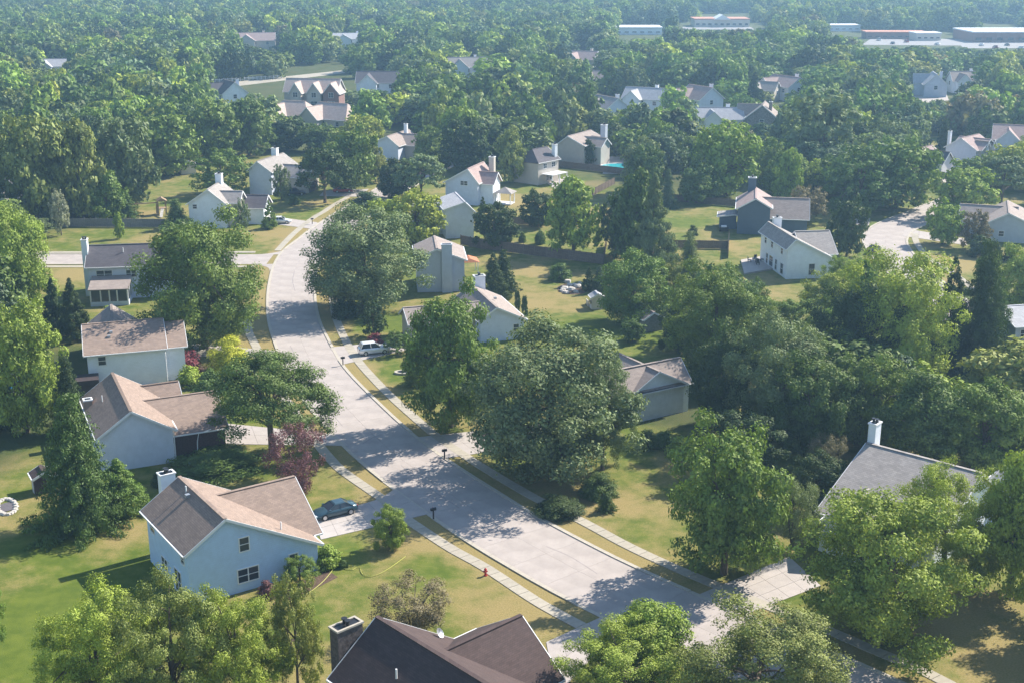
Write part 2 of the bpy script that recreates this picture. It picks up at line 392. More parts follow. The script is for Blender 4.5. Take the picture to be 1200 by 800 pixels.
CUTS = cutat((480,587,4.6),(396,512,4.5),(325,415,3.2),(392,416,3.0),(505,522,3.6),(840,705,4.2),(700,738,4.0),(375,258,3.2),(395,248,3),(425,226,4)) + [(-43,228,7)]
kerb('k', [c + n * w / 2 for c, n, w in zip(mc, mn, mw)], rt, cuts=CUTS)
kerb('k', [c - n * w / 2 for c, n, w in zip(mc, mn, mw)][::-1], rt, cuts=CUTS)
rs, c2, n2, w2 = road('side_street', [(-150,226),(-120,227.5),(-95,228),(-70,228),(-52,228),(-42.6,228)], [7.6,7.6], sheet_z=.008)
kerb('k', [c + n * w / 2 for c, n, w in zip(c2, n2, w2)][:-1], rs); kerb('k', [c - n * w / 2 for c, n, w in zip(c2, n2, w2)][:-1][::-1], rs)
for sgn in (1, -1):     # rounded corners of the junction
    base = Vector((-42.8, 228 + sgn * 3.8)); m = [base]
    for k in range(7):
        a = math.pi / 2 * k / 6; m.append(base + Vector((-5 + 5 * math.sin(a), sgn * (5 - 5 * math.cos(a)))) )
    slab_poly([(base.x + .3, base.y - sgn*.1), (base.x - 5, base.y - sgn*.1)] + [(q.x, q.y) for q in m[2:]], 0, .026, 'slab', M['road'], rs)
rr, c3, n3, w3 = road('court_street', [(70.5,150),(70,175),(69.8,200),(69.8,216),(70,225),(71,235),(72.6,244),(76.3,253),(81.5,260.5),(87,267),(93,275),(100,284),(106,298),(112,322),(118,345)], [7.2,7.2,7.2,7.4,8,8,7.2,7.2,7.2])
kerb('k', [c + n * w / 2 for c, n, w in zip(c3, n3, w3)], rr); kerb('k', [c - n * w / 2 for c, n, w in zip(c3, n3, w3)][::-1], rr)
walkL = [(696,741),(660,722),(625,702),(569,665),(531,644),(503,626),(475,607),(460,594),(445,582),(402,552),(385,535),(366,512),(345,482),(322,450),(304,416),(300,406),(292,390),(289,372),(290,356)]
walk('sidewalk', [G(*p) for p in walkL])
walkR = [(1180,832),(1111,801),(1081,785),(1025,762),(984,744),(930,722),(870,698),(800,669),(737,640),(685,612),(632,586),(580,556),(539,530),(508,508),(480,484),(460,466),(440,446),(419,422),(404,397),(395,376),(391,360),(390,340),(396,322)]
walk('sidewalk', [G(*p) for p in walkR])
walk('sidewalk', [G(*p) for p in [(325,294),(342,276),(356,264),(368,255),(380,248),(392,240),(408,231)]])
walk('sidewalk', [G(*p) for p in [(1072,274),(1073,282),(1078,291),(1090,304),(1112,317),(1130,330),(1150,348),(1170,370)]])
walk('sidewalk', [(-46,222.4),(-60,222.4),(-80,222.4),(-110,222)]); walk('sidewalk', [(-48,233.6),(-70,233.6),(-110,233)])
walk('front_path', [G(*p) for p in [(222,428),(232,416),(240,408)]], 1.1)
walk('front_path', [G(*p) for p in [(244,404),(252,412),(256,428),(262,440)]], 1.0)
def driveway(name, px, cols=2, rows=4, z=.045, material='drive'):
    """four photo corners a, b, c, d split in slabs"""
    a, b, c, d = [G(*p).xy for p in px]; root = empty(name, (0,0,0)); tag(root, kind='structure')
    for i in range(rows):
        for j in range(cols):
            def q(u, v): return a.lerp(b, u).lerp(d.lerp(c, u), v)
            slab_poly([q(i/rows, j/cols), q((i+1)/rows, j/cols), q((i+1)/rows, (j+1)/cols), q(i/rows, (j+1)/cols)], -.02, z, 'slab', M[material], root, .014)
    return root
driveway('driveway', [(446,584),(368,607),(376,632),(474,609)], 2, 5)
driveway('driveway_apron', [(446,584),(462,573),(502,602),(474,609)], 2, 1, .058)
driveway('driveway', [(396,509),(245,494),(250,520),(408,522)], 2, 6)
driveway('driveway', [(322,411),(206,401),(204,416),(326,423)], 2, 5)
driveway('driveway', [(386,407),(470,399),(478,410),(402,427)], 2, 5)
driveway('driveway', [(490,512),(640,496),(665,515),(522,537)], 2, 8)
driveway('driveway', [(815,698),(925,652),(962,686),(868,722)], 3, 5)
driveway('driveway', [(706,722),(640,752),(652,815),(725,738)], 2, 4)
driveway('driveway', [(372,261),(318,254),(314,262),(368,269)], 2, 4)
driveway('driveway', [(432,222),(380,224),(374,230),(422,231)], 2, 3)
driveway('driveway', [(1060,268),(1130,280),(1134,288),(1058,277)], 2, 4)
driveway('driveway', [(1020,256),(1000,254),(996,262),(1018,266)], 2, 2)
driveway('driveway', [(455,197),(440,203),(446,208),(462,202)], 2, 2)
driveway('patio', [(868,306),(902,300),(908,316),(872,322)], 2, 2, .25)
driveway('patio', [(712,184),(760,184),(762,204),(706,204)], 3, 3, .06)
driveway('patio', [(640,214),(668,206),(676,214),(650,222)], 2, 2, .06)
driveway('far_road', [(250,99),(400,83),(405,86),(256,104)], 2, 10, .06, 'walk')
driveway('far_road', [(1070,112),(1108,108),(1112,118),(1076,122)], 2, 2, .06)
driveway('parking_lot', [(1020,46),(1130,46),(1150,54),(1010,53)], 3, 5, .06, 'lot')
driveway('parking_lot', [(1120,50),(1230,50),(1235,57),(1130,57)], 3, 5, .065, 'lot')
driveway('parking_lot', [(800,32),(880,32),(884,35),(798,35)], 2, 5, .06, 'lot')

# sealed cracks and a worn dark patch that the photo shows on the slabs
def crack(px, wd=.07):
    c = smooth([G(*q).xy for q in px], .6); nn = normals(c); m = MB(); rg_ = random.Random(len(px))
    L0 = [(p - n * wd * rg_.uniform(.3, .7)) for p, n in zip(c, nn)]; L1 = [(p + n * wd * rg_.uniform(.3, .7)) for p, n in zip(c, nn)]
    for i in range(len(c) - 1): m.poly([(L0[i].x,L0[i].y,.034),(L0[i+1].x,L0[i+1].y,.034),(L1[i+1].x,L1[i+1].y,.034),(L1[i].x,L1[i].y,.034)])
    m.build('sealed_crack', M['seal'], rt)
crack([(572,628),(580,624),(586,618),(592,622)], .16); crack([(345,318),(343,330),(346,342)], .12); crack([(340,405),(350,424),(366,452),(384,478),(402,500)], .1)
crack([(470,545),(486,560),(512,578),(540,596)], .1); crack([(640,640),(668,652),(700,672)], .1); crack([(425,520),(438,512),(452,508)], .1)
# ------------------------------------------------------------------ houses
def roof_z(v, b):
    b0, zl, br, zr, b1, zR = v
    return zl + (zr - zl) * (b - b0) / (br - b0) if b <= br else zR + (zr - zR) * (b1 - b) / (b1 - br)
def vol(root, a0, a1, b0, b1, zL, zR, zr, wall, roof, br=0.0, axis='u', ov=.4, hip0=0.0, hip1=0.0, gable=None, z0=0.0, trim='white_trim'):
    """gabled (or hipped) block: ridge along a at b=br; eaves b0 at zL and b1 at zR"""
    V = (b0, zL, br, zr, b1, zR)
    m = (lambda a, b, z: (a, b, z)) if axis == 'u' else (lambda a, b, z: (b, a, z))
    W = MB(); wa0, wa1, wb0, wb1 = a0 + (ov if not hip0 else ov), a1 - ov, b0 + ov, b1 - ov
    t = .1
    zw0, zw1, zwr = roof_z(V, wb0) - t, roof_z(V, wb1) - t, zr - t
    if hip0 or hip1: prof = [(wb0, z0), (wb1, z0), (wb1, min(zw0, zw1)), (wb0, min(zw0, zw1))]
    else: prof = [(wb0, z0), (wb1, z0), (wb1, zw1), (br, zwr), (wb0, zw0)]
    n = len(prof); A = [m(wa0, b, z) for b, z in prof]; B = [m(wa1, b, z) for b, z in prof]
    W.poly(A[::-1]); W.poly(B)
    for i in range(n): W.poly([A[i], A[(i+1) % n], B[(i+1) % n], B[i]])
    W.build('wall', M[wall], root)
    Rf = MB(); th = .18
    r0, r1 = m(a0 + hip0, br, zr), m(a1 - hip1, br, zr)
    e00, e01, e10, e11 = m(a0, b0, zL), m(a1, b0, zL), m(a0, b1, zR), m(a1, b1, zR)
    dn = lambda p: (p[0], p[1], p[2] - th)
    tops = [[e00, e01, r1, r0], [e10, r0, r1, e11]]
    if hip0: tops.append([e00, r0, e10])
    if hip1: tops.append([e01, e11, r1])
    for q in tops: Rf.poly(q); Rf.poly([dn(p) for p in q][::-1])
    ring = [e00, e01] + ([] if hip1 else [r1]) + [e11, e10] + ([] if hip0 else [r0])
    for i in range(len(ring)): Rf.poly([ring[i], dn(ring[i]), dn(ring[(i+1) % len(ring)]), ring[(i+1) % len(ring)]])
    ro = Rf.build('roof', M[roof], root)
    rc = MB(); rc.beam(Vector(r0) + Vector((0,0,.0)), Vector(r1) + Vector((0,0,.0)), .34, .07); rc.build('ridge_cap', M[roof], ro)
    for e, s in ((a0, -1), (a1, 1)):
        if (s < 0 and hip0) or (s > 0 and hip1): continue
        for (p, q) in (((b0, zL), (br, zr)), ((b1, zR), (br, zr))):
            x = e + s * .035
            T = MB(); T.beam(m(x, p[0], p[1] - .12), m(x, q[0], q[1] - .12), .06, .24); T.build('rake_board', M[trim], root)
    for (b, z, s) in ((b0, zL, -1), (b1, zR, 1)):
        g = MB(); g.beam(m(a0, b + s * .075, z - .1), m(a1, b + s * .075, z - .1), .13, .13); g.build('gutter', M[trim], root)
    return dict(V=V, m=m, wa0=wa0, wa1=wa1, wb0=wb0, wb1=wb1)
def window(root, v, face, pos, z, w=.9, h=1.3, trim='white_trim', double=False):
    """face: a0 a1 (gable ends) b0 b1 (long walls); pos along the wall, z of the window centre"""
    m = v['m']
    if face[0] == 'a':
        e = v['w' + face]; s = -1 if face == 'a0' else 1; P = lambda t, zz, o: m(e + s * o, t, zz)
    else:
        e = v['w' + face]; s = -1 if face == 'b0' else 1; P = lambda t, zz, o: m(t, e + s * o, zz)
    def bx(mb, t0, t1, z0, z1, o0, o1):
        vs = [P(t, zz, o) for o in (o0, o1) for (t, zz) in ((t0,z0),(t1,z0),(t1,z1),(t0,z1))]
        mb.raw(vs, [(0,1,2,3),(7,6,5,4),(0,4,5,1),(1,5,6,2),(2,6,7,3),(3,7,4,0)])
    fr = MB(); t = .1; x0, x1, z0, z1 = pos - w/2, pos + w/2, z - h/2, z + h/2
    bx(fr, x0 - t, x0, z0 - t, z1 + t, -.03, .06); bx(fr, x1, x1 + t, z0 - t, z1 + t, -.03, .06)
    bx(fr, x0, x1, z1, z1 + t, -.03, .06); bx(fr, x0, x1, z0 - t, z0, -.03, .08); bx(fr, x0, x1, z - .03, z + .03, -.02, .045)
    if double: bx(fr, pos - .05, pos + .05, z0, z1, -.02, .05)
    o = fr.build('window', M[trim], root)
    for (p0, p1) in ((z0, z - .03), (z + .03, z1)):
        segs = ((x0, pos - .05), (pos + .05, x1)) if double else ((x0, x1),)
        for sg in segs:
            pn = MB(); bx(pn, sg[0], sg[1], p0, p1, -.02, .02); pn.build('pane', M['glass'], o)
def panel(root, v, face, pos, z0, w, h, material, name='garage_door', ribs=4):
    m = v['m']; e = v['w' + face]; s = -1 if face[1] == '0' else 1
    P = (lambda t, zz, o: m(e + s * o, t, zz)) if face[0] == 'a' else (lambda t, zz, o: m(t, e + s * o, zz))
    o = None; dz = h / ribs
    for k in range(ribs):
        mb = MB(); t0, t1, a, b = pos - w/2, pos + w/2, z0 + k * dz + .01, z0 + (k+1) * dz - .01
        vs = [P(t, zz, q) for q in (-.02, .05) for (t, zz) in ((t0,a),(t1,a),(t1,b),(t0,b))]
        mb.raw(vs, [(0,1,2,3),(7,6,5,4),(0,4,5,1),(1,5,6,2),(2,6,7,3),(3,7,4,0)])
        if o is None: o = mb.build(name, M[material], root)
        else: mb.build('door_panel', M[material], o)
def chimney(root, a, b, z1, wa=1.6, wb=.9, material='sid_white', z0=0.0, cap='white_trim', flue=True):
    m = MB(); m.box(a - wa/2, a + wa/2, b - wb/2, b + wb/2, z0, z1); o = m.build('chimney', M[material], root)
    c = MB()
    for (x0, x1, y0, y1) in ((-wa/2-.08, -wa/2+.1, -wb/2-.08, wb/2+.08), (wa/2-.1, wa/2+.08, -wb/2-.08, wb/2+.08), (-wa/2+.1, wa/2-.1, -wb/2-.08, -wb/2+.1), (-wa/2+.1, wa/2-.1, wb/2-.1, wb/2+.08)):
        c.box(a + x0, a + x1, b + y0, b + y1, z1 - .02, z1 + .12)
    c.build('chimney_cap', M[cap], o)
    c = MB(); c.box(a - wa/2 + .1, a + wa/2 - .1, b - wb/2 + .1, b + wb/2 - .1, z1, z1 + .05); c.build('crown', M['black'], o)
    if flue:
        for k in (-1, 1):
            f = MB(); f.tube([(a + k * wa * .22, b, z1 + .1), (a + k * wa * .22, b, z1 + .45)], .14, 8); f.tube([(a + k * wa * .22, b, z1 + .45), (a + k * wa * .22, b, z1 + .5)], .24, 8); f.build('flue', M['black'], o)
def vent(root, a, b, z):
    f = MB(); f.tube([(a, b, z - .3), (a, b, z + .45)], .07, 6); f.build('vent_pipe', M['white_trim'], root)
def roofvent(root, a, b, z):
    f = MB(); f.box(a - .2, a + .2, b - .2, b + .2, z - .1, z + .22); f.build('roof_vent', M['metal'], root)
def house_root(key, X, Y, yaw, label, name='house'):
    r = empty(name, (X, Y, 0), R(yaw)); tag(r, label, 'house', 'suburban houses'); return r
LAND = []
def H_(key, label, wall, roof, spec, short, **kw):
    X, Y, yaw, a1, b0, b1, zL, zR, zr = spec
    r = house_root(key, X, Y, yaw, label)
    v = vol(r, 0, a1, b0, b1, zL, zR, zr, wall, roof, **kw)
    c = math.cos(R(yaw)); s = math.sin(R(yaw)); am, bm = a1 / 2, (b0 + b1) / 2
    LAND.append((X + am * c - bm * s, Y + am * s + bm * c, short, max(a1, b1 - b0) / 2))
    return r, v
# A: pale blue house, lower left
r, v = H_('A', 'pale blue two-storey house with brown roof beside the dark blue car, lower left', 'sid_blue', 'rf_brown', (-31.1,110.5,-55.8,11.2,-3.9,9.1,5.1,2.7,7.6), 'pale blue house')
window(r, v, 'a1', 1.7, 4.55, .85, 1.25); window(r, v, 'a1', 1.9, 1.55, 1.9, 1.25, double=True); window(r, v, 'a1', 6.3, 1.7, .8, 1.2); window(r, v, 'a1', -1.9, .9, .8, .5)
window(r, v, 'b0', 1.9, 4.0, 1.0, .8); window(r, v, 'b0', 9.6, 4.0, .7, .7); window(r, v, 'b0', 4.6, 1.5, 1.4, 1.1, double=True); window(r, v, 'b0', 8.0, 1.25, 1.5, 2.1, double=True)
vol(r, 2.0, 10.1, -2.1, 9.0, 2.9, 2.7, 6.4, 'sid_blue', 'rf_brown', br=3.4, axis='v')
chimney(r, -.6, -1.0, 7.9, .9, 1.4, 'sid_white'); vent(r, 3.1, -.5, 7.4); roofvent(r, 4.1, -.75, 7.25); vent(r, 10, 5.6, 4.9)
# B
r, v = H_('B', 'light grey house with broad brown roof and long garage wing by the spreading tree', 'sid_lav', 'rf_brown', (-47.2,143.2,-65.6,14.4,-3.9,4.7,4.1,3.9,6.8), 'brown-roofed grey house')
vw = vol(r, .8, 10.6, 1.6, 13.4, 3.2, 2.9, 5.4, 'brick_dark', 'rf_brown', br=7.4, axis='v')
vol(r, 3.0, 7.4, -1.4, 3.2, 3.5, 3.5, 5.0, 'sid_lav', 'rf_brown', br=.9, axis='v')
chimney(r, 4, -3.4, 5.2, .9, .9, 'rf_brown', flue=False); vent(r, 6.0, -2.0, 5.7)
d = MB(); d.tube([(14.0, 4.4, 3.7), (14.0, 4.4, .2)], .06, 5); d.build('downpipe', M['white_trim'], r)
d = MB(); d.tube([(13.4, 8.6, 3.0), (13.35, 7.2, 2.7), (13.35, 7.0, 1.8), (13.35, 6.9, .1)], .06, 5); d.build('downpipe', M['white_trim'], r)
window(r, v, 'b1', 13.2, 1.5, .9, 1.0)
# C
r, v = H_('C', 'white-sided house with level tan-brown roof between yellow bush and dark trees', 'sid_white', 'rf_brown', (-56.7,161.7,17.8,10.4,-6.6,5.0,4.9,5.0,7.2), 'white-sided house')
vol(r, 9.2, 13.0, -5.4, 5.2, 4.6, 4.6, 6.6, 'sid_white', 'rf_brown')
vol(r, -2, 13.6, .6, 7.2, 3.6, 3.6, 6.0, 'sid_cream', 'rf_tan', br=3.9, axis='v')
roofvent(r, 3.6, -2.3, 6.4); roofvent(r, 3.3, -3.2, 6.1); window(r, v, 'b0', 2.2, 3.9, .9, 1.1)
k = MB(); k.box(-1.2, 1.6, -9.2, -6.3, 0, 2.4); k.build('deck', M['wood_dark'], r)
d = MB(); d.tube([(10.1, -6.45, 4.7), (10.1, -6.45, .1)], .06, 5); d.build('downpipe', M['white_trim'], r)
# D
r, v = H_('D', 'two-storey house with dark brown roof and a screened porch on its back wall', 'sid_lav', 'rf_dgrey', (-69.3,204.2,8.5,15.5,-4.4,4.5,5.4,5.2,8.1), 'house with screened porch')
window(r, v, 'b0', 2.9, 4.1, 2.4, 1.2, double=True); window(r, v, 'b0', 7.1, 4.1, 1.5, 1.1, double=True); window(r, v, 'b0', 8.6, 1.3, 1.4, 1.1); window(r, v, 'b0', 12, 4.1, 1.4, 1.1)
chimney(r, -.2, -1.2, 9.3, .9, 1.4, 'sid_white'); vent(r, 5.8, -1.6, 7.4)
# screened porch
p = MB(); p.poly([(.9,-8.6,2.75),(7.2,-8.6,2.75),(7.2,-4.0,3.9),(.9,-4.0,3.9)]); p.poly([(.9,-8.6,2.6),(.9,-4.0,3.75),(7.2,-4.0,3.75),(7.2,-8.6,2.6)])
for q in ([(.9,-8.6),(7.2,-8.6)],): p.poly([(q[0][0],q[0][1],2.6),(q[1][0],q[1][1],2.6),(q[1][0],q[1][1],2.75),(q[0][0],q[0][1],2.75)])
p.poly([(.9,-8.6,2.6),(.9,-8.6,2.75),(.9,-4,3.9),(.9,-4,3.75)]); p.poly([(7.2,-8.6,2.6),(7.2,-4,3.75),(7.2,-4,3.9),(7.2,-8.6,2.75)])
pr = p.build('porch_roof', M['rf_tan'], r)
p = MB(); p.box(1.1, 7.0, -8.4, -4.0, 0, .7); p.build('porch_wall', M['sid_lav'], r)
for x in (1.2, 2.75, 4.1, 5.3, 6.9):
    p = MB(); p.box(x - .1, x + .1, -8.42, -8.22, .7, 2.7); p.build('porch_post', M['white_trim'], r)
p = MB(); p.box(6.8, 7.02, -4.3, -4.05, .7, 3.7); p.box(6.8, 7.02, -6.5, -6.3, .7, 3.2); p.build('porch_post', M['white_trim'], r)
for x0, x1 in ((1.3,2.65),(2.85,4.0),(4.2,5.2),(5.4,6.8)):
    p = MB(); p.box(x0, x1, -8.35, -8.3, .7, 2.68); p.build('screen', M['glass'], r)
p = MB(); p.box(6.88, 6.93, -8.2, -4.1, .7, 2.7); p.build('screen', M['glass'], r)
# E
r, v = H_('E', 'small white house with tan cross-gabled roof, right of the largest airy tree', 'sid_bright', 'rf_tan', (13.2,153.2,-58.9,8.8,-3.7,4.5,4.0,3.8,6.1), 'small white gabled house')
k = MB(); k.beam((8.5,-3.8,3.8), (8.5,4.6,3.65), .45, .12); k.build('gable_ledge', M['rf_dgrey'], r)
vol(r, -8, 5.2, 3.4, 8.7, 3.9, 3.7, 6.3, 'sid_bright', 'rf_tan', br=6.1, axis='v', ov=.3)
# F
r, v = H_('F', 'white house with one sunlit tan roof slope, behind the tall tree by the white car', 'sid_lav', 'rf_tan', (-6.2,190.3,-72.8,13.7,-2.8,4.6,3.3,3.0,5.2), 'white house behind the tall tree')
window(r, v, 'a1', 3.0, 1.75, .8, 1.1); chimney(r, .0, 1.2, 6.4, 1.0, 1.7, 'sid_white'); roofvent(r, 8, 1.4, 4.9)
vol(r, -12.5, -1, 4.6, 11, 2.9, 2.9, 4.6, 'sid_beige', 'rf_tan', br=7.8, axis='v')
# G
r, v = H_('G', 'tall grey house with chimney running up its gable wall, right of the round street tree', 'sid_grey', 'rf_tan', (-13.3,214.6,-84.2,10.0,-3.7,4.9,5.8,5.4,7.4), 'tall grey house with wall chimney')
chimney(r, 9.75, 1.6, 8.0, 1.0, 1.7, 'sid_grey', cap='sid_grey', flue=False)
# H
r, v = H_('H', 'light blue house with pale grey roof sloping to the right', 'sid_lav', 'rf_lgrey', (-11.5,256.0,-77.3,10.7,-4.2,2.2,5.9,5.0,7.2), 'pale-roofed light blue house')
vol(r, -9.5, -2, .5, 6.5, 4.0, 4.0, 5.8, 'sid_lav', 'rf_grey', br=3.5, axis='v')
# I
r, v = H_('I', 'lavender-grey house with pinkish roof and a gazebo porch behind it', 'sid_lav', 'rf_pink', (-6.4,288.4,-109.0,10.3,-5.8,2.6,4.8,4.9,8.1), 'pink-roofed house')
chimney(r, 1.0, 2.4, 9.4, 1.2, 1.2, 'sid_beige'); vol(r, 0, 5.5, 3, 8.5, 4.6, 4.6, 6.9, 'sid_white', 'rf_pink', br=5.7, axis='v'); window(r, v, 'a1', -1, 4.8, 1.6, .9, double=True)
k = MB(); k.box(4.5, 7.5, 5.4, 9.0, .1, .3)
k.build('porch_floor', M['white_trim'], r)
for x, y in ((4.6,5.5),(7.4,5.5),(4.6,8.9),(7.4,8.9)):
    k = MB(); k.box(x-.1,x+.1,y-.1,y+.1,.3,2.6); k.build('porch_post', M['white_trim'], r)
k = MB(); k.poly([(4.1,5,2.6),(7.9,5,2.6),(6,7.2,3.8)]); k.poly([(7.9,5,2.6),(7.9,9.4,2.6),(6,7.2,3.8)]); k.poly([(7.9,9.4,2.6),(4.1,9.4,2.6),(6,7.2,3.8)]); k.poly([(4.1,9.4,2.6),(4.1,5,2.6),(6,7.2,3.8)]); k.poly([(4.1,5,2.6),(4.1,9.4,2.6),(7.9,9.4,2.6),(7.9,5,2.6)]); k.build('porch_roof', M['rf_grey'], r)
# J
r, v = H_('J', 'cream two-storey house with dark hipped roof and deck, left of the turquoise pool yard', 'sid_beige', 'rf_dgrey', (8.6,311.8,-130.1,8.6,-4.2,4.2,5.2,5.4,8.0), 'cream house with dark roof', hip1=2.8)
window(r, v, 'b1', 2.4, 4.3, 1.2, 1.1, double=True); window(r, v, 'b1', 5.6, 4.3, 1.2, 1.1, double=True); window(r, v, 'b1', 4, 1.5, 2.2, 1.6, double=True)
k = MB(); k.box(1, 7, 3.9, 7.2, 2.5, 2.65); k.build('deck', M['white_trim'], r); chimney(r, .8, 2.9, 8.8, 1.0, 1.0, 'sid_white')
for x in (1.2, 4, 6.8):
    k = MB(); k.box(x-.1,x+.1,6.9,7.1,0,2.5); k.build('deck_post', M['white_trim'], r)
# K
r, v = H_('K', 'large beige house with brown-grey roof beside the turquoise pool', 'sid_beige', 'rf_tan', (21.1,343.8,-120.0,13.4,-3.5,5.0,5.1,5.4,7.6), 'large beige house by the pool')
chimney(r, 1.0, 4.4, 9.3, 1.4, 1.4, 'sid_grey'); vol(r, -1, 8.2, 4, 10, 4.9, 4.9, 6.9, 'sid_beige', 'rf_tan', br=7, axis='v')
for a in (4.5, 7.5, 10.5): window(r, v, 'b1', a, 4.2, 1, 1.2); window(r, v, 'b1', a, 1.6, 1, 1.2)
# L
r, v = H_('L', 'dark slate-blue house with chimney and pinkish roof behind the white house', 'sid_navy', 'rf_pink', (50.2,260.9,-100.3,12.5,-3.8,3.3,5.1,5.4,7.3), 'dark slate-blue house')
chimney(r, 1.0, -.8, 9.4, 1.3, 1.6, 'sid_navy'); vol(r, -1, 10.6, 1.8, 11.5, 3.2, 3.2, 6.6, 'sid_navy', 'rf_tan', br=6.8, axis='v')
vol(r, 3.2, 8.2, -7.4, -3.2, 2.6, 2.9, 3.1, 'sid_navy', 'rf_grey', br=-4.0); 
for x in (-.0, .0): pass
# M
r, v = H_('M', 'white two-storey house with grey roof and a back patio of dark chairs', 'sid_white', 'rf_grey', (46.4,227.8,-82.0,14.7,-1.7,7.0,5.3,3.5,7.1), 'white two-storey house with patio')
vol(r, 3.0, 9.4, .6, 10.4, 3.2, 3.2, 6.4, 'sid_white', 'rf_grey', br=5.6, axis='v')
window(r, v, 'a1', 3.2, 1.6, 1.0, 1.9); 
for a in (3, 6.5, 11.6): window(r, v, 'b0', a, 4.4, .9, 1.2)
for a, w_ in ((4.2, .9), (6.4, 1.8), (9, .9), (12, 1.3)): window(r, v, 'b0', a, 1.3, w_, 1.8)
chimney(r, -.4, 1.8, 7.6, .8, 1.5, 'sid_white')
# N
r, v = H_('N', 'white house with grey roof and attached front garage, beside the upper left street corner', 'sid_white', 'rf_grey', (-60.6,264.4,-93.4,10.0,-4.6,3.7,4.9,5.0,8.0), 'white house by the upper street corner')
chimney(r, 1.2, .0, 9.6, 1.3, 1.3, 'sid_white'); window(r, v, 'a1', -2.9, 4.4, .8, .8)
vg = vol(r, 3, 10.4, -1.0, 5.6, 3.4, 3.4, 5.6, 'sid_white', 'rf_dgrey', br=2.3, axis='v'); vol(r, 0, 6.0, 2.8, 8.4, 5, 5, 7.0, 'sid_cream', 'rf_grey', br=5.6, axis='v')
panel(r, vg, 'a1', 2.3, 0, 4.6, 2.2, 'white_trim')
# O
r, v = H_('O', 'light blue house with grey roof and chimney behind the umbrella-shaped lawn tree', 'sid_lav', 'rf_grey', (-54.4,303.9,-106.8,13.3,-2.8,3.6,5.4,5.3,7.7), 'light blue house with chimney')
chimney(r, 3.4, -.4, 9.2, 1.3, 1.3, 'sid_white'); vg = vol(r, 1, 10.5, 2, 9, 3.6, 3.6, 6.0, 'sid_beige', 'rf_grey', br=5.5, axis='v'); panel(r, vg, 'a1', 5.5, 0, 4.6, 2.2, 'wood_dark')
# P
r, v = H_('P', 'low house with brown-grey cross-gabled roof and thin chimney above the street end', 'sid_lav', 'rf_tan', (-28.4,353.2,-109.4,14.3,-5.2,3.4,4.3,3.9,6.5), 'low cross-gabled house')
vol(r, 0, 9.5, 2, 10, 3.6, 3.6, 6.2, 'sid_beige', 'rf_tan', br=6, axis='v'); chimney(r, 5, 1.4, 8.6, .7, .9, 'sid_white')
# Q
r, v = H_('Q', 'low grey house with tan roof at the right edge beside the curved side street', 'sid_grey', 'rf_tan', (99.8,254.5,-109.2,13.6,-4.9,5.4,3.1,3.4,5.8), 'low grey house at the right edge')
vol(r, -9, 2, 1, 8, 3.1, 3.1, 5.4, 'sid_grey', 'rf_tan', br=4.5, axis='v'); window(r, v, 'a1', -1, 1.6, .9, 1)
# R
r, v = H_('R', 'house with large plain grey roof and white chimney hidden by trees, lower right', 'sid_white', 'rf_grey', (35.8,120.5,-41.1,12.0,-10.0,6.0,2.9,3.0,7.0), 'large plain grey roof')
chimney(r, .35, .9, 8.9, .8, 1.2, 'sid_white'); vol(r, -12.4, -3.4, 1.2, 6.4, 2.8, 2.8, 4.7, 'sid_white', 'rf_grey', br=3.2, axis='v')
vol(r, 8, 11, 9.5, 15.0, 3.0, 3.0, 5.6, 'sid_white', 'rf_lgrey', br=12.2, axis='v')
# S
r, v = H_('S', 'mauve-grey house with twin small white dormers, far right by the dark spire tree', 'sid_lav', 'rf_pink', (121.9,335.1,-133.9,10.4,-4.4,4.6,5.0,5.0,7.8), 'house with twin white dormers')
vol(r, -3, 5.4, 0, 9.4, 5, 5, 7.4, 'sid_beige', 'rf_pink', br=4.7, axis='v')
for a in (2.5, 6.2): vol(r, 2.0, 5.6, a - 1, a + 1, 5.6, 5.6, 7.0, 'white_trim', 'rf_tan', br=a, axis='v', ov=.2, z0=4.5)
chimney(r, 8, -4.2, 8.8, .9, .7, 'sid_white')
r2 = empty('garage', (107.5,327.5,0), R(-133.9)); tag(r2, 'low garage with tan hipped roof attached beside the dormered house, far right', 'garage')
vol(r2, 0, 11, -4, 4, 3.2, 3.2, 6.0, 'sid_cream', 'rf_pink'); vol(r2, 2, 8.0, 3, 10, 3.0, 3.0, 5.8, 'white_trim', 'rf_dgrey', br=6.5, axis='v')
# T, right edge
p0 = G(1186, 428)
r, v = H_('T', 'grey-blue two-storey house cut off by the right edge behind the dark spruces', 'sid_grey', 'rf_lgrey', (p0.x - .2, p0.y + .6, 12.0, 12, -.4, 9, 5.4, 5.4, 7.0), 'house cut by the right edge', br=4.3)
for a in (1.6, 2.9): window(r, v, 'b0', a, 4.2, .8, 1.2)
for a in (1.4, 2.6, 3.8): window(r, v, 'b0', a, 1.4, .9, 1.8)
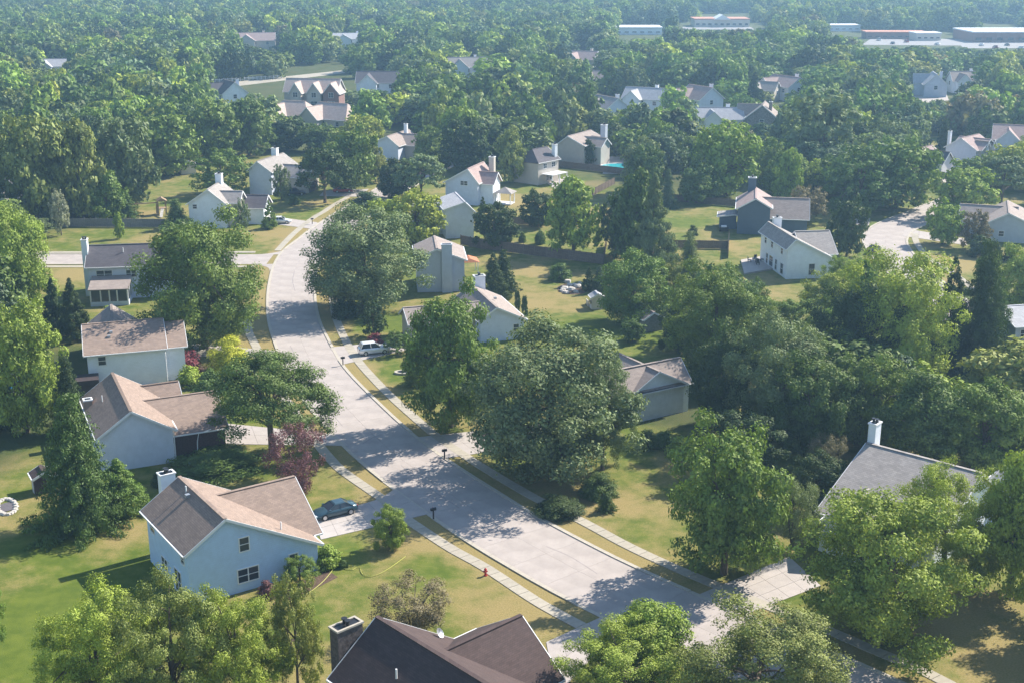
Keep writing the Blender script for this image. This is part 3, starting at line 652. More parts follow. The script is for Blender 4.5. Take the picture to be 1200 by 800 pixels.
# Z, bottom
r, v = H_('Z', 'house with dark brown roof and stone chimney, cut by the bottom edge', 'brick_dark', 'rf_dbrown', (-9.9,83.5,-47.4,14.0,-4.5,8.0,4.8,2.9,8.1), 'dark brown roof at the bottom')
vw = vol(r, 1, 9.9, -.2, 9.6, 3.2, 3.1, 6.5, 'brick_dark', 'rf_dbrown', br=4.9, axis='v')
chimney(r, -.75, -2.2, 7.9, 1.0, 2.2, 'stone_dark', cap='kerb'); vent(r, 5.4, -2.4, 6.7)
dd = empty('satellite_dish', r.matrix_basis @ Vector((1.0, 5.0, 4.55)), R(-47.4)); tag(dd, 'round grey satellite dish on the dark brown roof at the bottom', 'satellite dish')
k = MB(); prof = [(0,0),(.16,.02),(.3,.07),(.42,.14)]
for i in range(3):
    for j in range(12):
        a, b = 2*math.pi*j/12, 2*math.pi*(j+1)/12; (q0, h0), (q1, h1) = prof[i], prof[i+1]
        k.poly([(q0*math.cos(a), q0*math.sin(a), h0), (q1*math.cos(a), q1*math.sin(a), h1), (q1*math.cos(b), q1*math.sin(b), h1), (q0*math.cos(b), q0*math.sin(b), h0)])
o = k.build('reflector', M['metal'], dd); o.rotation_euler = (R(55), 0, R(120)); o.location = (0, 0, .6)
k = MB(); k.tube([(0,0,-.6),(0,0,.6)], .04, 6); k.build('mast', M['metal'], dd)
k = MB(); k.tube([(0,0,.6),(-.15,.25,.85)], .02, 5); k.build('feed_arm', M['metal'], dd)

# distant houses: photo x, y of the base centre, yaw, length, width, eave, ridge, wall, roof, label, short
FAR = [
 (300,58,8,22,12,5,9,'sid_cream','rf_pink','far house with long pinkish roof standing high in the left woods','far house in the left woods'),
 (270,123,-60,13,10,4.5,8.5,'sid_white','rf_dgrey','navy-roofed house with white gable trim beside the far left field','navy-roofed house'),
 (346,146,-20,15,11,3.4,7.5,'sid_beige','rf_pale','house with left one of two broad brown hipped roofs','left broad brown roof'),
 (392,150,-30,18,12,3.4,7.8,'sid_beige','rf_pale','house with right one of two broad brown hipped roofs','right broad brown roof'),
 (444,108,0,17,11,4,8,'sid_white','rf_dgrey','dark-roofed house with white front left of the dense central woods','dark-roofed house by the far field'),
 (411,56,10,20,12,5,8,'sid_white','rf_lgrey','pale blue-grey roof showing alone in the far woods','pale blue-grey far roof'),
 (472,78,10,10,8,3,5,'sid_white','rf_lgrey','tiny pale roof between dark far trees left of centre','tiny pale roof'),
 (548,92,5,17,10,5,9,'sid_white','rf_grey','white-gabled house standing just above the central woods','white-gabled far house'),
 (684,82,-25,14,11,5,8.6,'sid_beige','rf_pink','tan house with pinkish roof high in the woods right of centre','tan house high in the woods'),
 (700,100,-25,11,9,3,6,'sid_cream','rf_tan','low tan house just below the pinkish-roofed one in the woods','low tan house in the woods'),
 (711,142,-60,13,10,4.5,8,'sid_lav','rf_grey','grey-roofed house left of the white house with red chimney','grey-roofed house in the trees'),
 (655,146,-70,11,9,3.4,6.5,'brick','rf_tan','brown brick house half hidden among small reddish trees','brown brick house'),
 (757,130,-25,15,10,4.5,8,'sid_white','rf_lgrey','white house with pale roof behind the small dark cone trees','white house behind cone trees'),
 (820,132,-60,13,11,5,9,'sid_lav','rf_pink','grey house with peach-coloured roof left of the two dark round evergreens','grey house with peach roof'),
 (842,156,0,14,9,4.6,7.8,'sid_white','rf_lgrey','bright white house with pale roof above the big bright round tree','bright white house'),
 (920,116,-60,15,11,5,8.5,'sid_white','rf_pink','white house with orange-pink roof above the grey woods','white house with orange-pink roof'),
 (893,158,-105,11,10,5.5,9.5,'stone','rf_tan','dark stone gable house half hidden right of the bright white house','dark stone gable house'),
 (896,118,-30,10,8,4,7,'sid_cream','rf_grey','small cream house between dark evergreens and the orange-roofed house','small cream house'),
 (1093,112,-100,13,9,4.5,8.5,'sid_lav','rf_lgrey','pale grey gabled house far right with a strip of road beside it','pale grey far gabled house'),
 (1130,108,0,13,9,4.5,8,'sid_white','rf_tan','white-trimmed house hidden behind rounded trees, far right','far white-trimmed house'),
 (1192,182,-20,14,11,4.8,8.2,'sid_lav','rf_pink','mauve-roofed house cut by the right edge above the yellow-green tree','mauve-roofed house at the edge'),
 (22,242,4,20,10,3,6,'sid_grey','rf_grey','long low grey-roofed house behind the left edge trees','long low grey-roofed house'),
 (64,88,10,14,9,4,7,'sid_white','rf_lgrey','small pale house buried in the far left woods','small pale house in far left woods'),
]
for (x, y, yaw, L_, W_, ze, zr, wl, rf, lab, short) in FAR:
    p = G(x, y); rr_ = empty('house', p, R(yaw)); tag(rr_, lab, 'house', 'suburban houses')
    hip = 3.5 if 'hipped' in lab else 0
    vv = vol(rr_, -L_/2, L_/2, -W_/2, W_/2, ze, ze, zr, wl, rf, hip0=hip, hip1=hip)
    vol(rr_, -W_/2 - 3, 0, -L_*.42, L_*.02, ze, ze, ze + (zr-ze)*.85, wl, rf, br=-L_*.2, axis='v')
    for a in (-L_*.3, 0, L_*.3): window(rr_, vv, 'b0', a, ze - 1.3, 1.2, 1.3)
    window(rr_, vv, 'a1', 0, ze - 1.0, 1.2, 1.3); window(rr_, vv, 'a0', 0, ze - 1.0, 1.2, 1.3)
    if ze > 4.2: chimney(rr_, L_*.2, W_*.22, zr + .6, 1.1, .9, wl)
    LAND.append((p.x, p.y, short, L_/2))
# tudor house with three front gables
p = G(372, 124); r = empty('house', p, R(-8)); tag(r, 'large house with three steep front gables in brown timber, by the far field', 'house', 'suburban houses'); LAND.append((p.x, p.y, 'house with three steep gables', 10))
v = vol(r, -11, 9, -5, 6, 5.2, 5.2, 9.6, 'sid_beige', 'rf_pale')
for bx_, bw in ((-5.5, 2.4), (1.2, 2.8), (7.4, 3.2)):
    g = vol(r, -8.4, 0, bx_ - bw, bx_ + bw, 5.0, 5.0, 8.8, 'brick' if bx_ > 5 else 'sid_beige', 'rf_pale', br=bx_, axis='v'); window(r, g, 'a0', bx_, 4.6, 1.6, 1.6, double=True); window(r, g, 'a0', bx_, 1.6, 2.4, 1.6, double=True)
# commercial buildings
def flat_building(x, y, yaw, L_, W_, hgt, wall, roofm, label, short, bays, cap=None):
    p = G(x, y); r = empty('commercial_building', p, R(yaw)); tag(r, label, 'building'); LAND.append((p.x, p.y, short, L_/2))
    m = MB(); m.box(-L_/2, L_/2, 0, W_, 0, hgt); m.build('wall', M[wall], r)
    m = MB(); m.box(-L_/2 - .4, L_/2 + .4, -.4, W_ + .4, hgt, hgt + .7); m.build('roof', M[roofm], r)
    for k in range(bays):
        a = -L_/2 + L_ * (k + .5) / bays; m = MB(); m.box(a - L_/bays*.3, a + L_/bays*.3, -.15, .1, 1, hgt * .55); o = m.build('window', M[wall], r)
        m = MB(); m.box(a - L_/bays*.26, a + L_/bays*.26, -.2, .05, 1.3, hgt * .5); m.build('pane', M['glass'], o)
    if cap: 
        m = MB(); m.poly([(-cap,-2,hgt),(cap,-2,hgt),(0,-2,hgt+cap*.55)]); m.poly([(-cap,-2,hgt),(0,-2,hgt+cap*.55),(0,W_*.6,hgt+cap*.55),(-cap,W_*.6,hgt)]); m.poly([(cap,-2,hgt),(cap,W_*.6,hgt),(0,W_*.6,hgt+cap*.55),(0,-2,hgt+cap*.55)]); m.build('front_gable', M['white_trim'], r)
    return r
M['roof_orange'] = mat('orange_roof', (.50,.24,.16), .8, .1, 1)
M['roof_white'] = mat('white_roof', (.72,.74,.76), .7, .05, .5)
flat_building(846, 32, 0, 38, 22, 5, 'sid_cream', 'roof_orange', 'wide two-storey building with orange roof edge at the far right horizon', 'far orange-roofed building', 9, 6)
flat_building(1190, 50, 0, 50, 36, 5.5, 'brick', 'roof_white', 'big reddish building with bright white flat roof at the upper right edge', 'big reddish building', 8)
flat_building(748, 41, 0, 30, 22, 4, 'sid_white', 'roof_white', 'long bright white flat-roofed building showing through the far centre woods', 'white flat-roofed building', 6)
flat_building(1050, 46, -3, 36, 14, 3.6, 'brick', 'roof_orange', 'low row of shops with orange-brown roof beside the far car park', 'far row of shops', 8)
flat_building(1088, 48, 4, 15, 12, 4, 'sid_cream', 'roof_white', 'low cream shop with white roof between the shops and the big reddish building', 'low cream shop', 4)
flat_building(985, 37, 2, 26, 14, 3.4, 'sid_white', 'roof_white', 'low white far building left of the row of shops', 'low white far building', 6)
m_w = empty('water_tank', G(934, 38)); tag(m_w, 'pale upright tank standing left of the far low white building', 'tank')
k = MB(); k.tube([(0,0,0),(0,0,10)], [3,3], 12); k.tube([(0,0,10),(0,0,11.2)], [3,.6], 12); k.build('shell', M['roof_white'], m_w)

# ------------------------------------------------------------------ fences
def fence(a, b, h, label, material='wood_fence', gapped=False):
    a, b = Vector(a[:2]), Vector(b[:2]); d = b - a; n = max(1, round(d.length / 2.4)); seg = d.length / n
    root = empty('fence', (a.x, a.y, 0), math.atan2(d.y, d.x)); tag(root, label, 'fence', 'wooden yard fences')
    pm = MB(); nb = 14
    for k in range(nb):
        x0 = .06 + (seg - .12) * k / nb; x1 = .06 + (seg - .12) * (k + 1) / nb - .012; off = .012 if k % 2 else 0
        pm.box(x0, x1, -.02 + off, .02 + off, .05, h - (.02 if k % 3 else 0))
    pm.box(.0, seg, .03, .09, h * .25, h * .25 + .09); pm.box(.0, seg, .03, .09, h * .8, h * .8 + .09)
    me = pm.mesh('fence_panel', M[material]); qm = MB(); qm.box(-.06, .06, -.06, .06, 0, h + .1); qe = qm.mesh('post', M[material])
    for k in range(n): obj('panel', me, root, (k * seg, 0, 0))
    for k in range(n + 1): obj('post', qe, root, (k * seg, 0, 0))
fence((-9.8,239.8), (-6.0,236.5), 1.9, 'short dark end of fence beside the tall grey house')
fence((-6.0,236.5), (16.4,224.0), 1.9, 'dark brown board fence behind the near back lawn, centre')
fence((16.4,224.0), (18.0,238.5), 1.9, 'fence side run meeting the dark trees at the centre')
fence((-91.6,256.0), (-70.5,255.4), 1.8, 'grey board fence behind the side street, upper left', 'wood_grey')
fence(G(786,291), G(852,292), 1.6, 'low dark fence left of the white two-storey house')
fence(G(790,236), G(866,243), 1.6, 'brown fence running left from the dark slate-blue house')
fence(G(652,196), G(732,205), 1.7, 'dark fence below the turquoise pool yard')
fence(G(690,232), G(720,216), 1.6, 'curved brown fence left of the big centre trees')
fence(G(598,263), G(640,264), 1.6, 'dark fence behind the dark round bush, centre')
fence(G(853,303), G(854,282), 1.6, 'short side fence beside the slate-blue house patio')
rf_ = empty('rail_fence', G(252,96)); a = G(252,97); b = G(330,92); d = b - a; rf_.location = a; rf_.rotation_euler = (0,0,math.atan2(d.y,d.x)); tag(rf_, 'long white rail fence along the far left field', 'fence')
n = 16
k = MB(); k.box(0, d.length, -.05, .05, 1.0, 1.25); k.build('rail', M['white_trim'], rf_); k = MB(); k.box(0, d.length, -.05, .05, .45, .65); k.build('rail', M['white_trim'], rf_)
pe = MB(); pe.box(-.15,.15,-.15,.15,0,1.5); pe = pe.mesh('post', M['white_trim'])
for i in range(n + 1): obj('post', pe, rf_, (d.length * i / n, 0, 0))

# ------------------------------------------------------------------ vehicles
def car(px, py, yaw, paint, label, suv=False, L_=4.7):
    p = G(px, py); root = empty('parked_car', (p.x, p.y, .05), R(yaw)); tag(root, label, 'car', 'cars parked on driveways')
    k = L_ / 4.7; zt = 1.05 if suv else .92; top = 1.72 if suv else 1.43
    if suv: st = [(-2.3,.78,.35,.85),(-2.22,.88,.25,1.02),(-1.6,.92,.22,1.06),(0,.93,.22,1.04),(1.1,.92,.22,1.02),(1.8,.89,.22,.95),(2.2,.80,.26,.80),(2.34,.66,.36,.62)]
    else: st = [(-2.32,.66,.36,.74),(-2.2,.82,.25,.90),(-1.5,.88,.2,.95),(0,.9,.2,.93),(1.0,.89,.2,.90),(1.7,.86,.2,.80),(2.15,.76,.24,.66),(2.34,.58,.34,.52)]
    rings = []
    for (x, hw, zb, z1) in st:
        rings.append([(x*k,-hw*.8,zb),(x*k,-hw,zb+.14),(x*k,-hw,z1-.2),(x*k,-hw*.9,z1-.04),(x*k,-hw*.5,z1+.02),(x*k,hw*.5,z1+.02),(x*k,hw*.9,z1-.04),(x*k,hw,z1-.2),(x*k,hw,zb+.14),(x*k,hw*.8,zb)])
    m = MB(); vs = [q for r_ in rings for q in r_]; n = 10; fs = []
    for i in range(len(rings) - 1):
        for j in range(n): fs.append((i*n+j, (i+1)*n+j, (i+1)*n+(j+1) % n, i*n+(j+1) % n))
    fs.append(tuple(range(n))); fs.append(tuple((len(rings)-1)*n + j for j in range(n))[::-1]); m.raw(vs, fs)
    body = m.build('body', paint, root); body.data.polygons.foreach_set('use_smooth', [True] * len(body.data.polygons))
    # greenhouse: glass band and painted roof
    if suv: lo = (-2.1, 1.0); hi = (-1.75, .15)
    else: lo = (-1.75, 1.05); hi = (-1.0, .2)
    g = MB(); bz, tz = zt - .06, top - .07
    b4 = [(lo[0]*k,-.80,bz),(lo[1]*k,-.80,bz),(lo[1]*k,.80,bz),(lo[0]*k,.80,bz)]; t4 = [(hi[0]*k,-.62,tz),(hi[1]*k,-.62,tz),(hi[1]*k,.62,tz),(hi[0]*k,.62,tz)]
    g.raw(b4 + t4, [(0,1,5,4),(1,2,6,5),(2,3,7,6),(3,0,4,7),(4,5,6,7)]); g.build('windows', M['glass'], root)
    rf = MB(); rf.raw([(hi[0]*k-.03,-.64,tz),(hi[1]*k+.03,-.64,tz),(hi[1]*k+.03,.64,tz),(hi[0]*k-.03,.64,tz),(hi[0]*k+.1,-.5,top),(hi[1]*k-.12,-.5,top),(hi[1]*k-.12,.5,top),(hi[0]*k+.1,.5,top)], [(3,2,1,0),(4,5,6,7),(0,1,5,4),(1,2,6,5),(2,3,7,6),(3,0,4,7)]); rf.build('roof', paint, root)
    pl = MB()
    for s in (-1, 1):
        pl.beam((lo[0]*k,s*.81,bz),(hi[0]*k,s*.63,tz),.07,.09); pl.beam((lo[1]*k,s*.81,bz),(hi[1]*k,s*.63,tz),.06,.07)
        mx = (lo[0]+lo[1])/2*k; pl.beam((mx,s*.815,bz),(mx-.08,s*.635,tz),.05,.08)
    pl.build('pillars', paint, root)
    for x in (-1.4, 1.42):
        for s in (-1, 1):
            w_ = MB(); w_.tube([(x*k, s*.74, .33),(x*k, s*.93, .33)], .33, 16); tw = w_.build('wheel', M['rubber'], root)
            w_ = MB(); w_.tube([(x*k, s*.90, .33),(x*k, s*.945, .33)], .21, 12); w_.build('rim', M['rim'], tw)
    for s in (-1, 1):
        h_ = MB(); zz = st[-2][3] - .12; h_.box(2.12*k, 2.27*k, s*.56-.15, s*.56+.15, zz-.08, zz+.07); h_.build('headlight', M['headlight'], root)
        h_ = MB(); zz = st[1][3] - .16; h_.box(-2.31*k, -2.2*k, s*.62-.13, s*.62+.13, zz-.09, zz+.09); h_.build('taillight', M['taillight'], root)
        h_ = MB(); h_.box(.72*k, .9*k, s*.93-.1, s*.93+.1, .92, 1.05); h_.build('mirror', paint, root)
    return root
blue = car_paint('paint_teal', (.035,.075,.10)); white = car_paint('paint_white', (.78,.79,.80)); redp = car_paint('paint_red', (.30,.02,.02)); dark = car_paint('paint_dark', (.03,.03,.035))
car(392, 603, 180 + 32, blue, 'dark teal-blue sedan on the driveway beside the pale blue house')
car(438, 414, 20, white, 'white SUV on the driveway right of the street centre', True, 4.5)
car(329, 262, 5, white, 'white car on the driveway by the upper street corner', False, 4.4)
car(402, 226, 10, redp, 'dark red car on the driveway behind the umbrella-shaped lawn tree')
car(346, 229, 15, dark, 'black car in the shade beside the light blue house with chimney', True)
car(1024, 296, 60, dark, 'dark car parked at the kerb of the curved right side street')
for i, (x, y, pt_, nm) in enumerate([(1030,48,white,'white'),(1046,52,dark,'black'),(1062,50,redp,'red'),(1150,54,white,'white'),(1166,57,redp,'red'),(1180,54,dark,'black'),(1196,58,white,'white'),(1098,53,white,'white')]):
    car(x, y, 90, pt_, ['leftmost white car in the far car park','black car second from left in the far car park','red car in front of the far row of shops','white car left of the red one before the big reddish building','red car before the big reddish building','black car before the big reddish building','rightmost white car at the upper right edge','white car before the low cream shop'][i], i % 2 == 0)['group'] = 'cars in the far car park'

# ------------------------------------------------------------------ yard objects
def mailbox(px, py, yaw, label):
    p = G(px, py); r = empty('mailbox', p, R(yaw)); tag(r, label, 'mailbox', 'kerbside mailboxes')
    m = MB(); m.box(-.06,.06,-.06,.06,0,1.0); m.build('post', M['wood_dark'], r)
    m = MB(); vs = []; n = 8
    for x in (-.28, .28): vs += [(x,-.13,1.0),(x,.13,1.0)] + [(x, .13*math.cos(math.pi*k/n), 1.14 + .13*math.sin(math.pi*k/n)) for k in range(n+1)]
    k_ = n + 3; m.raw(vs, [tuple(range(k_))[::-1], tuple(range(k_, 2*k_))] + [(i, (i+1) % k_, k_ + (i+1) % k_, k_ + i) for i in range(k_)]); m.build('box', M['black'], r)
    m = MB(); m.box(.0,.03,.13,.16,1.1,1.35); m.build('flag', M['red'], r)
mailbox(508, 608, 30, 'black mailbox on the verge right of the driveway with the blue sedan')
mailbox(402, 428, 20, 'black mailbox at the kerb below the driveway with the white SUV')
mailbox(521, 538, 25, 'black mailbox at the kerb beneath the largest airy tree')
mailbox(366, 263, 0, 'mailbox at the kerb by the upper street corner driveway')
p = G(569, 674); r = empty('fire_hydrant', p); tag(r, 'red fire hydrant on the lawn edge beside the near sidewalk', 'hydrant')
m = MB(); m.tube([(0,0,0),(0,0,.08),(0,0,.081),(0,0,.58),(0,0,.6),(0,0,.7),(0,0,.78)], [.17,.17,.11,.11,.15,.12,.03], 10); m.build('barrel', M['red'], r)
for dx, dy in ((1,0),(-1,0),(0,-1)):
    m = MB(); m.tube([(dx*.08,dy*.08,.45),(dx*.21,dy*.21,.45)], .065, 8); m.build('nozzle', M['red'], r)
hp = [(372,668),(384,678),(392,688),(388,697),(376,705)]; 
def hose(px, label):
    pts = smooth([G(*q).xy for q in px], .5); m = MB(); m.tube([(q.x, q.y, .06) for q in pts], .03, 5); tag(m.build('garden_hose', M['yellow']), label, 'hose')
hose([(402,666),(412,668),(421,664),(424,672),(432,676),(446,672),(462,662),(478,650)], 'yellow-green garden hose looping over the lawn below the small young tree')
hose([(390,668),(378,682),(360,696),(340,706),(318,716),(300,722)], 'long yellow hose running from the pale blue house corner down the lawn')
def shed(px, py, yaw, L_, W_, ze, zr, wall, roof, label):
    p = G(px, py); r = empty('shed', p, R(yaw)); tag(r, label, 'shed'); v = vol(r, -L_/2, L_/2, -W_/2, W_/2, ze, ze, zr, wall, roof, ov=.15)
    m = MB(); m.box(-.4, .4, -W_/2 + .1, -W_/2 + .17, 0, 1.7); m.build('door', M['door'], r); return r
shed(220, 203, -70, 4.5, 4, 2.4, 3.6, 'sid_cream', 'rf_pink', 'small pinkish shed at the edge of the left woods')
shed(757, 384, -65, 4.5, 3.6, 2.0, 3.0, 'wood_grey', 'rf_tan', 'weathered wooden shed under the round tree, right of the back lawn')
shed(52, 574, -60, 2.2, 2.4, 1.9, 2.5, 'wood_dark', 'rf_dbrown', 'dark wooden playhouse in the shade left of the big spruce')
r = shed(699, 361, -80, 2.0, 2.2, 2.0, 2.6, 'sid_cream', 'rf_lgrey', 'small cream playhouse with slide on the back lawn')
m = MB(); m.poly([(-1.0,-1.0,1.1),(-1.0,-.3,1.1),(-3.0,-.3,.1),(-3.0,-1.0,.1)]); m.box(-2.6,-1.0,-1.1,-1.0,.0,.9); m.box(-2.6,-1.0,-.3,-.2,.0,.9); m.build('slide', M['sid_cream'], r)
m = MB(); m.box(.2,.7,-1.16,-1.05,.9,1.4); m.build('window', M['glass'], r)
# swing set / play frame upper left
p = G(166, 253); r = empty('play_set', p, R(20)); tag(r, 'wooden play set with slide behind the grey fence, upper left', 'play set')
for x in (-3.2, 3.2):
    for s in (-1, 1):
        m = MB(); m.beam((x, s*1.3, 0), (x, 0, 2.6), .16, .16); m.build('leg', M['wood_warm'], r)
m = MB(); m.beam((-3.4,0,2.6),(3.4,0,2.6),.18,.22); m.build('crossbeam', M['wood_warm'], r)
m = MB(); m.box(3.4,5.2,-1,1,1.3,1.45); m.build('platform', M['wood_warm'], r)
for x, y in ((3.5,-.9),(5.1,-.9),(3.5,.9),(5.1,.9)):
    m = MB(); m.box(x-.08,x+.08,y-.08,y+.08,0,2.8); m.build('post', M['wood_warm'], r)
m = MB(); m.poly([(3.2,-1.2,3.0),(5.4,-1.2,3.0),(4.3,-1.2,3.7)]); m.poly([(3.2,-1.2,3.0),(4.3,-1.2,3.7),(4.3,1.2,3.7),(3.2,1.2,3.0)]); m.poly([(5.4,-1.2,3.0),(5.4,1.2,3.0),(4.3,1.2,3.7),(4.3,-1.2,3.7)]); m.build('canopy', M['wood_warm'], r)
m = MB(); m.beam((4.3,-1,1.4),(3.6,-4.2,.2),.6,.08); m.build('slide', M['rock'], r)
# pools
def pool(px, py, rx, ry, water, label, h=.3, rim='white_trim'):
    p = G(px, py); r = empty('swimming_pool', p); tag(r, label, 'pool')
    n = 24; ring = [(math.cos(2*math.pi*k/n), math.sin(2*math.pi*k/n)) for k in range(n)]
    m = MB()
    for k in range(n):
        a, b = ring[k], ring[(k+1) % n]; o = 1 + .35/rx
        m.poly([(a[0]*rx*o,a[1]*ry*o,0),(b[0]*rx*o,b[1]*ry*o,0),(b[0]*rx*o,b[1]*ry*o,h),(a[0]*rx*o,a[1]*ry*o,h)])
        m.poly([(a[0]*rx*o,a[1]*ry*o,h),(b[0]*rx*o,b[1]*ry*o,h),(b[0]*rx,b[1]*ry,h),(a[0]*rx,a[1]*ry,h)])
        m.poly([(a[0]*rx,a[1]*ry,h),(b[0]*rx,b[1]*ry,h),(b[0]*rx,b[1]*ry,h-.2),(a[0]*rx,a[1]*ry,h-.2)])
    m.build('rim', M[rim], r)
    m = MB(); m.poly([(a*rx,b*ry,h-.1) for a, b in ring]); m.build('water', M[water], r)
pool(0, 462, 3.6, 3.6, 'pool_blue', 'round above-ground blue pool cut by the left edge', 1.2)
pool(729, 196, 5.5, 4.2, 'pool_water', 'turquoise pool on a pale patio behind the large beige house', .3)
# rocks
def rock(px, py, s, label, group, jit=.0):
    p = G(px, py); m = MB(); n = 7; rg = random.Random(int(px*13+py*7)); rings = []
    for zf, rf__ in ((0,.9),(.35,1.0),(.75,.7)):
        rings.append([(math.cos(2*math.pi*k/n)*s*rf__*(.8+.4*rg.random()), math.sin(2*math.pi*k/n)*s*rf__*(.8+.4*rg.random()), zf*s) for k in range(n)])
    vs = [q for r_ in rings for q in r_]; fs = [(i*n+k, i*n+(k+1) % n, (i+1)*n+(k+1) % n, (i+1)*n+k) for i in range(2) for k in range(n)] + [tuple(2*n+k for k in range(n))]
    m.raw(vs, fs); o = m.build('rock', M['rock']); o.location = (p.x, p.y, 0); tag(o, label, 'rock', group); return o
ring = [(8+11*math.cos(t), 594+9*math.sin(t)) for t in [i*2*math.pi/18 for i in range(18)]]
for i, (x, y) in enumerate(ring): rock(x, y, .3, 'pale stone in the ring of stones at the left edge', 'stones of the round bed at the left edge')
pp = G(8, 594); m = MB(); m.poly([(.95*math.cos(2*math.pi*k/18), .95*math.sin(2*math.pi*k/18)*1.25, .06) for k in range(18)]); o = m.build('round_bed', M['rf_dgrey']); o.location = (pp.x, pp.y, 0); tag(o, kind='structure')
rg = random.Random(3)
for i in range(16): rock(658 + rg.random()*24, 331 + rg.random()*13, .3 + rg.random()*.45, 'pale rock in the stone heap on the centre back lawn', 'rocks of the heap on the back lawn')
pp = G(671, 339); m = MB(); m.poly([(2.6*math.cos(2*math.pi*k/16), 3.6*math.sin(2*math.pi*k/16), .03) for k in range(16)]); o = m.build('rock_bed', M['mulch']); o.location = (pp.x, pp.y, 0); tag(o, kind='structure')
# mulch beds along house fronts
for name_, poly in (('planting_bed', [(330,694),(372,672),(384,668),(396,676),(360,694),(320,708)]), ('planting_bed', [(205,552),(240,560),(236,568),(200,562)]), ('planting_bed', [(210,430),(250,428),(240,446),(204,446)])):
    m = MB(); m.poly([G(*q) + Vector((0,0,.02)) for q in poly]); tag(m.build(name_, M['mulch']), kind='structure')
# patio chairs and table by the white house
def chair(px, py, yaw, label):
    p = G(px, py); r = empty('patio_chair', (p.x, p.y, .26), R(yaw)); tag(r, label, 'chair', 'dark chairs on the patio')
    m = MB(); m.box(-.28,.28,-.28,.28,.38,.46); m.build('seat', M['black'], r); m = MB(); m.box(-.28,.28,.24,.32,.46,1.0); m.build('backrest', M['black'], r)
    for x in (-.25,.25):
        for y in (-.25,.25): m = MB(); m.box(x-.03,x+.03,y-.03,y+.03,0,.38); m.build('leg', M['black'], r)
for x, y, a, l in ((878,309,90,'leftmost dark patio chair behind the white house'),(884,306,200,'second dark patio chair from the left behind the white house'),(888,312,0,'dark patio chair nearest the viewer behind the white house'),(893,308,270,'dark patio chair nearest the wall of the white house')): chair(x, y, a, l)
p = G(885, 309.5); r = empty('patio_table', (p.x, p.y, .26)); tag(r, 'round dark table among the patio chairs behind the white house', 'table')
m = MB(); m.tube([(0,0,.68),(0,0,.74)], .6, 14); m.build('tabletop', M['black'], r); m = MB(); m.tube([(0,0,0),(0,0,.68)], .06, 6); m.build('pedestal', M['black'], r)
p = G(848, 272); r = empty('patio_grill', (p.x, p.y, 0)); tag(r, 'dark covered grill with pale lid beside the slate-blue house', 'grill')
m = MB(); m.box(-.9,.9,-.4,.4,.2,1.0); m.build('cabinet', M['black'], r); m = MB(); m.tube([(-.5,0,1.0),(.5,0,1.0)], .35, 10); m.build('lid', M['white_trim'], r)
# pergola beside tall grey house
p = G(550, 320); r = empty('red_canopy', p, R(-80)); tag(r, 'orange-red patio canopy behind the tall grey house', 'canopy')
for x in (-1.6,1.6):
    for y in (-1.3,1.3): m = MB(); m.box(x-.06,x+.06,y-.06,y+.06,0,2.3); m.build('post', M['white_trim'], r)
m = MB(); m.poly([(-1.9,-1.6,2.3),(1.9,-1.6,2.3),(1.4,0,2.9),(-1.4,0,2.9)]); m.poly([(-1.4,0,2.9),(1.4,0,2.9),(1.9,1.6,2.3),(-1.9,1.6,2.3)]); m.poly([(-1.9,-1.6,2.3),(-1.4,0,2.9),(-1.9,1.6,2.3)]); m.poly([(1.9,-1.6,2.3),(1.9,1.6,2.3),(1.4,0,2.9)]); m.build('cloth_top', M['terracotta'], r)
# pale-rimmed basin
pool(473, 437, .9, .6, 'glass', 'small pale-rimmed oval basin on the shaded lawn by the white SUV', .25, 'kerb')
# manhole-like patch on street skipped: garden flag post by lower left lawn

